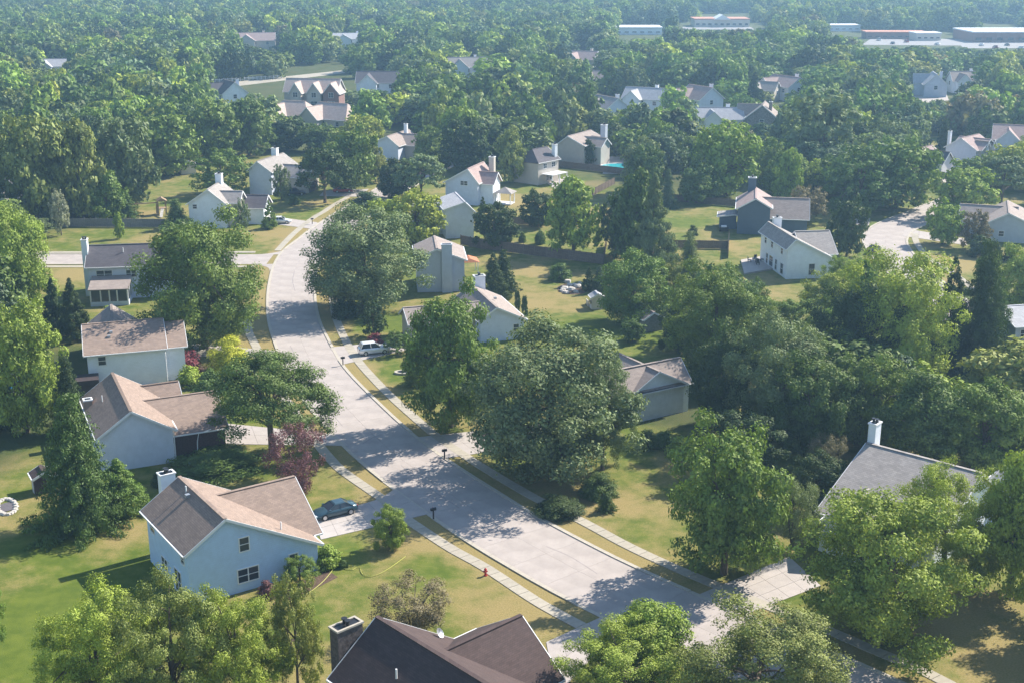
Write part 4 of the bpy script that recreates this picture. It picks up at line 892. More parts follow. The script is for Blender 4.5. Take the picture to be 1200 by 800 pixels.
# ------------------------------------------------------------------ trees
# every crown is built 10 m wide, its tree 10 m tall, from leaf-sized faces gathered in clumps along limbs
def lobes_for(kind, rng):
    L = []
    if kind in ('round', 'oval', 'airy'):
        # main boughs first, then the leaf clumps each of them carries
        nb = {'round': 13, 'oval': 15, 'airy': 15}[kind]; g = math.pi * (3 - 5 ** .5)
        for b in range(nb):
            u = (b + .5) / nb; a = b * g + rng.uniform(-.35, .35)
            if kind == 'oval':
                zc = 1.2 + 7.4 * u; rc = 2.9 * math.sin(math.pi * (u * .70 + .26)) ** .8 * rng.uniform(.75, 1.1); br = 1.75 - .75 * u
            else:
                ph = math.acos(1 - 1.88 * u); rr = rng.uniform(.9, 1.12); rc = 2.85 * rr * math.sin(ph) ** .8; zc = 4.7 + 3.05 * rr * math.cos(ph); br = rng.uniform(1.45, 2.0)
            cx, cy = rc * math.cos(a), rc * math.sin(a)
            for k in range(11 if kind != 'airy' else 13):
                th = rng.random() * 2 * math.pi; q = math.acos(1 - 2 * rng.random()); w = br * rng.uniform(.55, 1.05)
                s = (.42, .78) if kind != 'airy' else (.28, .55)
                L.append((cx + w*math.sin(q)*math.cos(th), cy + w*math.sin(q)*math.sin(th), max(.9, zc + .85*w*math.cos(q)), rng.uniform(*s), .75))
        if kind != 'airy':
            for k in range(16): L.append((rng.uniform(-1.8, 1.8), rng.uniform(-1.8, 1.8), rng.uniform(1.8, 7.6), 1.1, .9))
    elif kind == 'spread':
        for i in range(120):
            a = rng.random() * 2 * math.pi; q = rng.random() ** .5; r = 4.4 * q
            z = 9.0 - 3.6 * q ** 2.4 - rng.random() ** 1.4 * (1.8 + 1.3 * q); L.append((r*math.cos(a), r*math.sin(a), z, rng.uniform(.5, .95), .5))
    elif kind == 'airy':
        for i in range(150):
            th = rng.random() * 2 * math.pi; ph = math.acos(1 - 1.8 * rng.random()); rr = rng.random() ** .45
            L.append((4.5*rr*math.sin(ph)*math.cos(th), 4.5*rr*math.sin(ph)*math.sin(th), 5.3 + 4.4*rr*math.cos(ph), rng.uniform(.4, .8), .75))
    elif kind == 'shrub':
        for i in range(60):
            th = rng.random() * 2 * math.pi; ph = math.acos(1 - 1.25 * rng.random()); rr = rng.uniform(.5, .95)
            L.append((4.1*rr*math.sin(ph)*math.cos(th), 4.1*rr*math.sin(ph)*math.sin(th), 1.6 + 7.2*rr*math.cos(ph), rng.uniform(.9, 1.4), .9))
    elif kind == 'vase':
        for i in range(110):
            a = rng.random() * 2 * math.pi; t = rng.random(); z = 1.6 + 8 * t; r = (1.0 + 3.7 * math.sin(math.pi * min(.78, t * .72 + .06))) * rng.random() ** .4
            L.append((r*math.cos(a), r*math.sin(a), z, rng.uniform(.35, .75), 1.2))
    elif kind == 'cone':
        for i in range(130):
            t = rng.random() ** 1.25; z = .7 + 9.0 * t; r = 4.6 * (1 - t) ** .85 * (rng.uniform(.72, 1) if i % 3 else rng.uniform(.2, .7)); a = rng.random() * 2 * math.pi
            L.append((r*math.cos(a), r*math.sin(a), z, (.35 + .75 * (1 - t)) * rng.uniform(.8, 1.15), .45))
    elif kind == 'spruce':
        z = .8; k = 0
        while z < 9.7:
            t = (z - .5) / 9.5; R_ = 4.8 * (1 - t) ** .9 + .1; nb = max(4, int(11 * (1 - t) + 3)); off = rng.random() * 6
            for j in range(nb):
                a = off + 2 * math.pi * j / nb + rng.uniform(-.2, .2); Rl = R_ * rng.uniform(.7, 1.08)
                for s in np.arange(.45, Rl, .55): L.append((s*math.cos(a), s*math.sin(a), z - .22 * s + .05 * s * s * .3, .26 + .30 * (1 - s / (Rl + .01)) + .12, .55))
            z += .55 + .35 * (1 - t); k += 1
    elif kind == 'column':
        for i in range(70):
            t = rng.random(); z = .6 + 9 * t; r = 4.3 * (1 - abs(t - .4) ** 2 * 1.4) * rng.random() ** .4; a = rng.random() * 2 * math.pi
            L.append((r*math.cos(a), r*math.sin(a), z, rng.uniform(.8, 1.2), .8))
    return L
def crown_mesh(kind, n, leaf, seed, matname, scatter=1.0):
    rng = random.Random(seed); L = lobes_for(kind, rng); rs = np.random.RandomState(seed)
    lb = np.array(L); wgt = lb[:, 3] ** 2; wgt /= wgt.sum(); k = rs.choice(len(lb), n, p=wgt); c = lb[k]
    d = rs.normal(size=(n, 3)); d /= np.linalg.norm(d, axis=1)[:, None]
    rad = c[:, 3:4] * (.35 + .65 * rs.rand(n, 1) ** .5) * (1 + .22 * scatter * np.abs(rs.normal(size=(n, 1))))
    off = d * rad; off[:, 2] *= c[:, 4]; pos = c[:, :3] + off
    rr = np.percentile(np.hypot(pos[:, 0], pos[:, 1]), 96.5); f_ = 5 / rr; fz = 9.95 / np.percentile(pos[:, 2], 99.6)
    if kind in ('round', 'oval', 'airy'):
        zlo = np.percentile(pos[:, 2], 1.2); zhi = np.percentile(pos[:, 2], 99.6); lo_ = 1.15 if kind == 'airy' else .85; kz = (9.95 - lo_) / (zhi - zlo)
        pos[:, 2] = (lo_ + (pos[:, 2] - zlo) * kz) / fz; L = [(a, b_, (lo_ + (c_ - zlo) * kz) / fz, d_, e_) for a, b_, c_, d_, e_ in L]
    pos *= np.array([f_, f_, fz]); pos[:, 2] = np.maximum(pos[:, 2], .12); L = [(a*f_, b_*f_, c_*fz, d_, e_) for a, b_, c_, d_, e_ in L]
    cd = pos - np.array([0, 0, pos[:, 2].mean()]); cd /= (np.linalg.norm(cd, axis=1)[:, None] + .5)
    nrm = .7 * d + .45 * cd + np.array([0, 0, .28]) + .46 * rs.normal(size=(n, 3)); nrm /= np.linalg.norm(nrm, axis=1)[:, None]
    t = np.cross(nrm, rs.normal(size=(n, 3))); t /= np.linalg.norm(t, axis=1)[:, None]; b = np.cross(nrm, t)
    sz = leaf * rs.uniform(.6, 1.35, (n, 1)); wd = .55 if kind != 'spruce' else .35
    fold = nrm * sz * .12
    v = np.stack([pos - t * sz, pos - b * sz * wd + fold, pos + t * sz, pos + b * sz * wd + fold], 1).reshape(-1, 3)
    q = np.arange(4 * n).reshape(-1, 4); me = np_mesh('crown_' + kind, v, q, 4); me.materials.append(M[matname]); return me, L
def trunk_mesh(kind, L, seed, limbs=12, r0=.28):
    rng = random.Random(seed + 50); m = MB()
    if kind in ('spruce', 'cone', 'column'):
        m.tube([(0,0,-.2),(0,0,3),(0,0,9.3)], [r0, r0 * .8, .04], 7); return m.mesh('trunk', M['bark'])
    if kind in ('vase', 'shrub'):
        for i in range(9):
            t = rng.choice(L); m.tube([(rng.uniform(-.2,.2), rng.uniform(-.2,.2), -.1), (t[0]*.3, t[1]*.3, t[2]*.5), (t[0]*.85, t[1]*.85, t[2]*.95)], [r0*.45, r0*.3, .03], 5)
        return m.mesh('trunk', M['bark'])
    fork = 2.4; lean = rng.uniform(-.2, .2)
    m.tube([(0,0,-.2),(lean*.4,0,fork*.5),(lean,0,fork),(lean*1.3,.1,5.5),(lean*1.4,.2,8.2)], [r0*1.25, r0, r0*.85, r0*.5, .05], 8)
    for i in range(limbs):
        t = L[rng.randrange(len(L))]; z0 = fork + rng.random() * 2.6; a = Vector((lean*1.1, 0, z0)); e = Vector(t[:3])
        mid = a.lerp(e, .45) + Vector((0, 0, .35 + .1 * (e - a).length)); 
        m.tube([a, a.lerp(mid, .5), mid, mid.lerp(e, .6), e], [r0*.42, r0*.34, r0*.24, r0*.14, .03], 5)
        for _ in range(2):
            t2 = L[rng.randrange(len(L))]; e2 = Vector(t2[:3])
            if (e2 - mid).length < 3.2: m.tube([mid, mid.lerp(e2, .5) + Vector((0,0,.15)), e2], [r0*.16, r0*.1, .02], 4)
    return m.mesh('trunk', M['bark'])
VAR = {}
def variant(kind, lod, k):
    key = (kind, lod, k)
    if key not in VAR:
        n, leaf = {'xl': (52000, .108), 'near': (28000, .150), 'mid': (6500, .33), 'low': (1800, .62)}[lod]
        if kind == 'airy': n, leaf = int(n * 1.1), leaf * .72
        if kind == 'spread': n, leaf = int(n * .95), leaf * .85
        if kind == 'vase': n, leaf = int(n * .6), leaf * .8
        if kind in ('spruce',): n, leaf = int(n * 1.5), leaf * 1.0
        if kind in ('shrub', 'column'): n = int(n * .6); leaf *= 1.35
        c, L = crown_mesh(kind, n, leaf, 11 + k * 17 + len(kind), 'leaf', 1.6 if kind in ('airy', 'vase') else 1.0)
        VAR[key] = (c, trunk_mesh(kind, L, k, 20 if kind == 'spread' else 12))
    return VAR[key]
COL = dict(dark=(.044,.076,.020), mid=(.092,.148,.032), green=(.140,.208,.038), bright=(.215,.290,.044), lime=(.290,.345,.050), yellow=(.42,.43,.035),
           grey=(.150,.196,.082), blue=(.078,.122,.060), olive=(.200,.232,.058), purple=(.15,.065,.075), red=(.20,.04,.055), brown=(.18,.155,.085), pale=(.30,.32,.22))
NAMES = dict(round='broadleaf_tree', oval='broadleaf_tree', spread='spreading_tree', airy='airy_tree', shrub='shrub', vase='shrub_tree', cone='conifer', spruce='spruce_tree', column='columnar_shrub')
PLACED = []
tr_rng = random.Random(21)
def tree_at(p, W_, Hh, kind, col, label, group=None, lod='mid', cat=None):
    k = tr_rng.randrange(3 if lod in ('mid', 'low') else 2)
    cm, tm = variant(kind, lod, k); r = empty(NAMES[kind], p, tr_rng.random() * 6.28); r.scale = (W_ / 10, W_ / 10, Hh / 10)
    c3 = COL[col]; j = tr_rng.uniform(.88, 1.12); c3 = (c3[0] * j * tr_rng.uniform(.93, 1.07), c3[1] * j, c3[2] * j)
    o = obj('crown', cm, r); o.color = (*c3, 1); obj('trunk', tm, r)
    group = group or ('shrubs and bushes in the gardens' if kind in ('shrub', 'vase', 'column') else 'trees in the gardens and along the streets')
    tag(r, label, cat or ('shrub' if kind in ('shrub', 'vase', 'column') and Hh < 5 else 'tree'), group)
    PLACED.append((p.x, p.y, W_ / 2)); return r
def dims(p, w, h):
    """world width and height of a crown that shows w x h photo pixels, standing at p"""
    s = project(p.x, p.y, 0)[2]; W_ = w / s; dep = math.atan2(H, p.y); a = W_ / 2; hm = h / s; Hh = hm
    for _ in range(30):
        b = Hh * .44; top = (Hh - b) * math.cos(dep) + math.sqrt((a * math.sin(dep)) ** 2 + (b * math.cos(dep)) ** 2); Hh += (hm - top) * .7
    return W_, max(Hh, .4)
T = [
 (1335,790,150,190,'round','green','round tree just beyond the lower right margin'),
 (1300,720,120,170,'round','mid','second round tree just beyond the lower right margin'),
 (1400,850,160,190,'oval','mid','third tree just beyond the lower right margin'),
 # x, y of the foot, width px, height px, kind, colour, label
 (122,850,144,158,'airy','lime','airy olive-green tree leftmost of the row along the bottom edge'),
 (208,856,144,168,'airy','olive','airy green tree, second of the row along the bottom edge from the left'),
 (280,846,124,152,'airy','lime','airy pale-green tree right below the pale blue house corner'),
 (350,822,66,142,'airy','olive','thin young pine with visible trunk below the pale blue house, bottom left'),
 (-12,770,50,100,'airy','green','tree edge showing at the lower left margin'),
 (384,662,34,26,'shrub','bright','bright green shrub at the front corner of the pale blue house'),
 (352,684,44,34,'airy','green','small loose green tree in front of the pale blue house window'),
 (312,700,22,20,'shrub','purple','small reddish shrub under the window of the pale blue house'),
 (402,664,12,9,'shrub','mid','small dark shrub at the right corner of the pale blue house'),
 (483,742,92,66,'vase','brown','brownish-green loose shrub behind the dark brown roof at the bottom'),
 (457,643,40,50,'round','bright','small young bright green tree on the lawn beside the near driveway'),
 (762,800,112,100,'oval','bright','dense bright green tree at the bottom edge right of the driveway'),
 (728,840,156,112,'airy','lime','airy yellow-green tree at the bottom edge below the dense bright tree'),
 (888,848,208,146,'airy','olive','wide airy olive-green tree at the bottom edge, right of centre'),
 (1030,752,192,176,'round','bright','broad bright green tree before the large plain grey roof, lower right'),
 (1103,684,124,142,'airy','lime','yellow-green airy tree leaning over the large plain grey roof'),
 (1182,697,100,164,'oval','lime','yellow-green tree with bare lower trunk at the lower right edge'),
 (1140,690,50,60,'vase','olive','loose shrub under the right end of the large plain grey roof'),
 (848,672,136,176,'round','green','tall dense green egg-shaped tree right of the dry front lawn'),
 (928,640,58,76,'vase','grey','pale greyish shrub right of the tall dense egg-shaped tree'),
 (968,560,46,50,'vase','brown','brownish shrub behind the left slope of the large plain grey roof'),
 (645,552,200,172,'round','grey','largest airy grey-green tree, filling the centre above the street'),
 (706,550,84,124,'airy','grey','olive airy tree merged into the right side of the largest centre tree'),
 (528,500,108,160,'round','green','tall upright green tree between the white house and the street, centre'),
 (492,452,40,56,'airy','mid','slim tree at the left foot of the tall upright centre tree'),
 (428,360,142,116,'round','grey','umbrella-shaped greyish tree shading the street bend'),
 (320,534,150,122,'spread','mid','wide spreading tree with visible branches left of the street'),
 (241,408,142,156,'round','green','big round green tree right of the house with the screened porch'),
 (268,434,50,40,'shrub','yellow','round golden-yellow bush beside the driveway of the white-sided house'),
 (218,436,36,26,'shrub','red','wine-red rounded shrub at the white-sided house'),
 (224,452,34,24,'shrub','lime','lime-green rounded shrub below the wine-red one'),
 (246,452,26,20,'shrub','mid','dark green rounded shrub right of the lime-green one'),
 (350,584,70,84,'vase','purple','purple-leaved tree beside the driveway, behind the blue sedan'),
 (250,548,110,30,'shrub','mid','low spreading juniper bed under the wide spreading tree'),
 (96,618,112,150,'spruce','mid','large dark spruce on the left lawn'),
 (142,602,72,66,'cone','green','low bushy conifer at the right foot of the large dark spruce'),
 (190,568,24,18,'shrub','dark','dark shrub at the corner of the brown-roofed grey house'),
 (24,382,96,142,'oval','bright','tall bright green tree at the left edge above the other'),
 (32,506,94,148,'round','bright','tall bright-topped tree at the left edge beside the blue pool'),
 (84,508,50,88,'spruce','dark','dark narrow conifer between the left edge trees and the brown-roofed grey house'),
 (6,500,50,100,'spruce','dark','dark conifer cut by the left edge above the blue pool'),
 (88,398,40,70,'cone','dark','dark conifer left of the white-sided house roof'),
 (66,392,34,64,'cone','dark','second dark conifer, beside the first, under the left edge tree'),
 (128,372,18,14,'shrub','bright','small bright shrub below the screened porch'),
 (140,280,13,30,'oval','bright','tiny young tree on the lawn behind the dark roof, upper left'),
 (316,268,19,32,'cone','green','small conical tree by the driveway of the upper corner white house'),
 (284,272,20,38,'airy','grey','small pale tree against the upper corner white house'),
 (438,394,32,40,'airy','dark','dark loose small tree on the lawn above the white SUV'),
 (440,402,19,12,'shrub','red','bright red maple bush behind the white SUV'),
 (488,450,30,20,'shrub','olive','olive shrub under the tall upright centre tree'),
 (466,414,34,26,'airy','mid','green shrub tree right of the white SUV'),
 (404,372,30,22,'shrub','dark','dark shrub beneath the umbrella-shaped greyish tree'),
 (440,338,30,24,'shrub','mid','shrub right of the trunk of the umbrella-shaped greyish tree'),
 (580,291,52,52,'round','dark','dark rounded tree right of the pale-roofed light blue house'),
 (566,266,18,34,'cone','dark','narrow dark conifer between two centre houses'),
 (578,352,40,54,'cone','dark','dark pine behind the tall grey house'),
 (590,340,34,46,'spruce','dark','second dark pine, right of the other, by the tan roof'),
 (606,367,8,26,'column','dark','left of two thin arborvitae by the white gable'),
 (615,371,8,24,'column','dark','right of two thin arborvitae by the white gable'),
 (672,298,68,88,'oval','bright','bright green maple rising behind the dark brown fence'),
 (630,266,42,44,'round','dark','dark round tree left of the bright green maple'),
 (612,284,9,12,'shrub','mid','small round shrub behind the brown fence'),
 (633,286,13,16,'shrub','mid','second small round shrub behind the brown fence'),
 (742,306,62,104,'oval','mid','tall tree left one of the pair at the centre of the back yards'),
 (764,318,56,110,'cone','grey','grey-green pine right one of the pair at the centre of the back yards'),
 (722,300,40,70,'round','blue','bluish dark tree left of the tall back yard pair'),
 (778,300,14,26,'vase','red','thin reddish shrub right of the back yard pair'),
 (742,378,86,82,'round','green','round green tree shading the right end of the back lawn'),
 (788,366,40,60,'airy','olive','olive tree behind the round green back lawn tree'),
 (741,400,30,28,'round','mid','small lollipop-trimmed tree on the bright lawn strip'),
 (656,328,26,20,'shrub','mid','round bush on the back lawn near the stone heap'),
 (690,340,19,26,'cone','dark','dark round evergreen left of the small blue spruce'),
 (702,342,22,30,'spruce','blue','small blue spruce above the cream playhouse'),
 (493,236,64,54,'spread','grey','grey-green spreading tree left of the pink-roofed house'),
 (464,232,46,44,'round','dark','dark bushy tree at the upper bend of the street'),
 (432,248,44,24,'shrub','dark','low dark shrub mass on the street side, upper centre'),
 (452,284,46,50,'round','lime','yellow-green tree left of the light blue house, left half'),
 (488,286,62,62,'round','lime','yellow-green tree left of the light blue house, right half'),
 (381,238,64,62,'spread','dark','dark umbrella-shaped tree on the upper left lawn'),
 (411,224,64,76,'round','green','big green round tree behind the dark umbrella-shaped tree'),
 (440,214,28,44,'oval','olive','olive tree at the far end of the visible street'),
 (425,180,54,44,'round','lime','yellow-green round tree below the three-gabled house'),
 (330,234,24,40,'airy','grey','pale thin tree in front of the light blue house with chimney'),
 (262,228,72,52,'airy','green','loose light green tree behind the upper corner white house'),
 (204,300,54,40,'shrub','mid','dark low tree mass behind the big round left tree'),
 (222,294,40,36,'round','mid','green tree against the front of the upper corner white house'),
 (148,254,34,30,'spruce','mid','small conifer right of the play set'),
 (208,268,36,34,'spruce','mid','low conifer between the play set and the upper corner white house'),
 (125,258,50,58,'oval','green','green tree right behind the grey fence, upper left'),
 (72,276,22,52,'airy','pale','pale silvery blossoming tree left of the grey fence'),
 (45,262,84,124,'round','olive','large olive tree rising behind the long low grey-roofed house'),
 (98,258,62,112,'oval','olive','tall olive tree behind the grey fence, upper left'),
 (150,246,74,106,'round','grey','large grey-green tree at the woods edge above the play set'),
 (196,205,76,76,'round','green','big dark-sided tree beside the small pinkish shed'),
 (252,188,64,70,'round','green','rounded woods edge tree right of the small pinkish shed'),
 (292,182,58,64,'oval','mid','woods edge tree above the light blue house with chimney'),
 (12,232,60,90,'round','mid','large dark tree at the left edge of the upper woods'),
 (338,176,50,38,'round','dark','dark woods edge tree below the left broad brown roof'),
 (374,178,48,32,'round','mid','woods edge tree below the right broad brown roof'),
 (505,192,42,42,'round','green','green round tree right of the low cross-gabled house'),
 (545,202,58,62,'round','dark','dark round tree above the pink-roofed house'),
 (597,214,37,64,'oval','olive','soft yellow-green tall tree between pink-roofed and cream houses'),
 (560,196,30,50,'oval','green','bright round top behind the dark round tree, centre'),
 (850,230,76,84,'round','bright','big bright round tree right of the upper back yards'),
 (817,238,48,46,'round','mid','round green bush tree above the brown fence'),
 (922,236,36,60,'oval','bright','bright upright tree behind the dark slate-blue house'),
 (782,244,24,44,'spruce','blue','narrow blue spruce left of the round bush tree'),
 (945,262,46,44,'airy','brown','brownish loose tree between the slate-blue and the white house'),
 (992,300,46,70,'round','dark','dark round tree at the left kerb of the curved side street'),
 (1104,286,42,50,'round','bright','bright lollipop tree by the right driveway of the side street'),
 (1125,256,72,64,'round','bright','broad bright tree at the top of the curved side street'),
 (1172,246,72,62,'spread','grey','grey-green tree right of the broad bright tree'),
 (1185,218,60,52,'round','lime','yellow-green tree at the right edge, above'),
 (1140,292,38,44,'airy','brown','brownish loose tree left of the low grey house at the right edge'),
 (1150,300,34,24,'shrub','dark','dark shrub under the brownish loose tree, right'),
 (1168,306,18,20,'cone','dark','small dark conifer in front of the low grey house wall, left'),
 (1182,306,18,20,'cone','dark','small dark conifer in front of the low grey house wall, right'),
 (962,206,90,92,'round','grey','large grey-green tree left in the right-hand woods'),
 (1008,250,86,76,'airy','mid','large soft tree left of the curved side street top'),
 (1050,244,92,84,'round','green','large green-topped tree above the curved side street'),
 (1062,166,40,56,'cone','green','pointed green tree deep in the right-hand woods'),
 (1104,186,24,44,'spruce','dark','dark spire tree left of the dormered house'),
 (764,122,24,32,'cone','dark','small dark cone tree before the far white house'),
 (845,124,34,40,'cone','dark','dark round-shouldered evergreen, left of the upper right pair'),
 (883,126,26,40,'cone','dark','dark round-shouldered evergreen, right of the upper right pair'),
 (757,524,26,22,'shrub','mid','round foundation shrub left of the small white gabled house corner'),
 (779,524,24,20,'shrub','mid','round foundation shrub right of the other at the white gabled wall'),
 (795,534,30,24,'shrub','lime','bright yellow-green shrub right of the white gabled wall'),
 (711,598,24,22,'spruce','mid','tiny young spruce on the dry front lawn'),
 (944,208,14,14,'shrub','mid','low shrub behind slate-blue roof'),
 (835,448,120,138,'round','green','big green tree, left one of the dark mass right of the white gabled house'),
 (905,512,120,140,'round','grey','big greyish-tipped tree at the heart of the dark mass, right'),
 (1000,450,110,120,'round','dark','dark shaded tree on the left side of the weeping bright one, right'),
 (1046,448,136,150,'round','lime','big bright yellow-green weeping-edged tree, right of centre'),
 (846,500,70,110,'round','dark','dark tree directly right of the small white gabled house'),
 (950,532,110,120,'round','mid','green tree above the large plain grey roof, left'),
 (1020,522,100,112,'round','green','green rounded tree above the large plain grey roof, middle'),
 (1080,548,110,112,'oval','mid','green tree above the large plain grey roof, right of middle'),
 (1150,552,110,104,'round','green','rounded tree above the large plain grey roof, far right'),
 (1195,540,90,84,'round','olive','olive tree at the right edge above the yellow-green tree'),
 (868,560,100,80,'round','dark','dark low tree behind the tall egg-shaped tree'),
 (955,600,70,70,'round','dark','dark tree left of the large plain grey roof'),
 (1144,434,84,146,'spruce','dark','tall dark spruce near the right edge'),
 (1108,424,56,118,'cone','dark','dark narrow conifer left of the tall dark spruce'),
 (1156,420,40,96,'oval','mid','green tree right of the tall dark spruce'),
 (1192,372,70,84,'round','bright','bright green tree at the right edge below the low grey house'),
 (1155,338,34,40,'oval','green','small upright green tree before the bright right edge tree'),
 (988,342,52,44,'airy','bright','light green shrub tree at the front of the white patio house'),
 (1010,330,36,26,'shrub','green','green shrub beside the court street kerb'),
 (806,352,46,78,'spruce','grey','sparse grey-green pine left of the white patio house'),
 (842,366,60,56,'airy','green','light green tree below the back patio'),
 (794,412,46,56,'round','dark','dark tree above the weathered shed'),
 (868,420,70,90,'airy','mid','loose tree between the back patio and the dark mass'),
 (930,400,60,50,'round','green','small green tree below the white patio house'),
 (975,380,70,66,'round','lime','yellow-green tree below the white patio house, right'),
 (826,438,48,58,'round','mid','tree behind the small white gabled house'),
 (756,232,44,60,'round','mid','green tree behind the bluish dark back yard tree'),
 (775,206,60,54,'round','blue','bluish round tree right of the turquoise pool'),
 (690,194,18,30,'oval','dark','small dark tree against the large beige house'),
 (812,276,12,12,'shrub','dark','small dark round bush by the side fence of the patio'),
 (345,240,14,12,'shrub','mid','small shrub before the light blue house with chimney'),
 (20,262,60,46,'airy','mid','tree in front of the long low grey-roofed house'),
 (240,470,30,26,'shrub','mid','shrub between the two left houses'),
 (655,600,60,24,'shrub','dark','low dark undergrowth beneath the largest airy tree'),
 (700,580,46,30,'shrub','mid','round shrub under the right side of the largest airy tree'),
]
for (x, y, w_, h_, kind, col, lab) in T:
    p = G(x, y); W_, Hh = dims(p, w_, h_); d = p.y
    tree_at(p, W_, Hh, kind, col, lab, lod='xl' if (d < 200 and (W_ > 11.5 or (kind == 'airy' and w_ > 80))) else ('near' if (d < 225 and w_ > 36) else 'mid'))

# woods: zones that must stay open (photo x0, y0, x1, y1 of what has to remain visible)
OPEN = [(1174,366,1215,432),(252,96,330,112),(330,76,412,96),(405,96,440,112),(168,190,232,226),(285,48,328,58),(256,108,286,123),(330,90,405,124),(325,124,410,146),(428,86,466,104),(404,46,420,54),(535,76,560,90),(670,60,700,78),(692,84,708,96),
 (700,116,728,132),(746,106,772,120),(808,104,828,120),(820,128,858,150),(908,96,932,108),(882,134,906,152),(1082,92,1104,108),(1116,90,1140,100),(1180,148,1200,166),(0,218,46,232),(58,76,76,84),
 (812,16,882,32),(724,30,776,40),(1142,28,1200,58),(1016,38,1130,56),(1064,108,1108,118),(970,32,1008,38),(210,186,232,204),(80,240,200,275),(218,206,325,290),(288,176,345,235),
 (440,150,496,188),(1074,160,1150,198)]
STRICT = [(1012,42,1150,54),(1140,44,1210,57),(795,27,900,34),(252,99,330,110),(970,34,1010,42),(724,32,776,44),(1020,236,1096,262)]
HOUSE_CLEAR = [(l[0], l[1], l[3] + 4.5) for l in LAND]
def allowed(p, W_, Hh):
    x, y, s = project(p.x, p.y, 0); xt, yt, st = project(p.x, p.y, Hh)
    hw = W_ / 2 * s * .9
    for (x0, y0, x1, y1) in OPEN:
        if x0 < x < x1 and y0 < y < y1: return False
        if y > y1 and x + hw * .7 > x0 and x - hw * .7 < x1 and yt < y0 + .55 * (y1 - y0): return False
    for (x0, y0, x1, y1) in STRICT:
        if y > y0 and yt < y1 and x + hw * .8 > x0 and x - hw * .8 < x1: return False
    for (hx, hy, hr) in HOUSE_CLEAR:
        if (p.x - hx) ** 2 + (p.y - hy) ** 2 < (hr * .9 + W_ * .25) ** 2: return False
    return True
# woodland cover, as zones of the ground (photo px): polygons where wild trees grow
ZONES = [[(-60,215),(60,262),(120,240),(170,205),(215,200),(240,186),(300,180),(350,178),(430,160),(430,-55),(-60,-55)],
         [(420,160),(470,158),(505,170),(520,190),(600,196),(650,170),(720,165),(760,180),(800,180),(860,180),(900,200),(950,215),(1010,235),(1080,225),(1160,205),(1260,210),(1260,-55),(420,-55)],
         [(730,215),(720,170),(900,150),(940,240),(905,232),(885,212),(820,200),(780,205),(750,240)],
         [(945,250),(1030,250),(1070,225),(1090,228),(1100,180),(940,180)],
         [(1110,225),(1260,235),(1260,180),(1110,190)],
         [(-60,262),(-60,300),(40,300),(60,265)],
         [(-90,300),(-60,520),(10,520),(0,300)],
         [(780,400),(880,370),(980,400),(1110,420),(1260,420),(1260,540),(1120,560),(1020,520),(960,560),(880,560),(800,500)]]
def inside(x, y, poly):
    c = False; n = len(poly)
    for i in range(n):
        (x0, y0), (x1, y1) = poly[i], poly[(i+1) % n]
        if (y0 > y) != (y1 > y) and x < (x1 - x0) * (y - y0) / (y1 - y0) + x0: c = not c
    return c
PAL = [('mid',5),('green',6),('dark',3),('grey',4),('olive',3),('bright',2),('blue',2),('lime',1.2),('brown',.35)]
def pick(rng, tab):
    t = sum(w for _, w in tab); r = rng.random() * t
    for n, w in tab:
        r -= w
        if r <= 0: return n
    return tab[-1][0]
KPAL = [('round',6),('oval',4),('airy',2.5),('spread',1),('cone',.6)]
rng = random.Random(99); cand = []
y0 = 135.0
while y0 < 3300:
    sp = 8.0 if y0 < 420 else (9.5 if y0 < 1000 else 12)
    half = .43 * y0 + 25; x0 = -half
    while x0 < half:
        X, Y = x0 + rng.uniform(-.42, .42) * sp, y0 + rng.uniform(-.42, .42) * sp
        x0 += sp
        px, py, s = project(X, Y, 0)
        if not any(inside(px, py, z) for z in ZONES): continue
        W_ = rng.uniform(8.0, 13.5) * (1.0 if Y < 420 else rng.choice((.9, 1.15, 1.4))); Hh = rng.uniform(8.0, 15.5) * (.85 if px > 600 and Y < 360 else 1)
        p = Vector((X, Y, 0))
        if any((X - a) ** 2 + (Y - b) ** 2 < ((W_ / 2 + c) * .66) ** 2 for a, b, c in PLACED[:len(T)]): continue
        if not allowed(p, W_, Hh): 
            W_ *= .5; Hh *= .35          # low growth keeps the sight line open
            if not allowed(p, W_, Hh): continue
        cand.append((Y, X, W_, Hh))
    y0 += sp
cand.sort()
NAMED = 165
SZ = lambda h: 'tall' if h > 13 else ('mid-sized' if h > 9.5 else 'low')
KN = dict(round='round-crowned', oval='upright', airy='loose-leaved', spread='spreading', cone='pointed')
CN = dict(mid='green', green='fresh green', dark='dark green', grey='grey-green', olive='olive', bright='bright green', blue='bluish', lime='yellow-green', brown='brownish')
used = {}
far_pts = []
ORD = ['', 'second ', 'third ', 'fourth ', 'fifth ', 'sixth ', 'seventh ', 'eighth ', 'ninth ', 'tenth ', 'eleventh ', 'twelfth ', 'thirteenth ', 'fourteenth ']
named = 0
for (Y, X, W_, Hh) in cand:
    px, py, s = project(X, Y, 0)
    kind = pick(rng, KPAL); col = pick(rng, PAL)
    if Y > 420: W_ *= 1.0
    if named < NAMED and -30 < px < 1230:
        best = min(LAND, key=lambda l: (l[0] - X) ** 2 + ((l[1] - Y) * .8) ** 2); dx, dy = X - best[0], Y - best[1]
        rel = ('behind' if dy > 0 else 'in front of') if abs(dy) > abs(dx) * 1.2 else ('right of' if dx > 0 else 'left of')
        base = (SZ(Hh), CN[col], KN[kind], rel, best[2]); n = used.get(base, 0); used[base] = n + 1
        lab = f"{ORD[min(n,13)]}{SZ(Hh)} {CN[col]} {KN[kind]} tree {rel} the {best[2]}".strip()
        tree_at(Vector((X, Y, 0)), W_, Hh, kind, col, lab, 'trees of the woods', 'mid' if Y < 330 else 'low'); named += 1
    else: far_pts.append((X, Y, W_, Hh, kind, col))
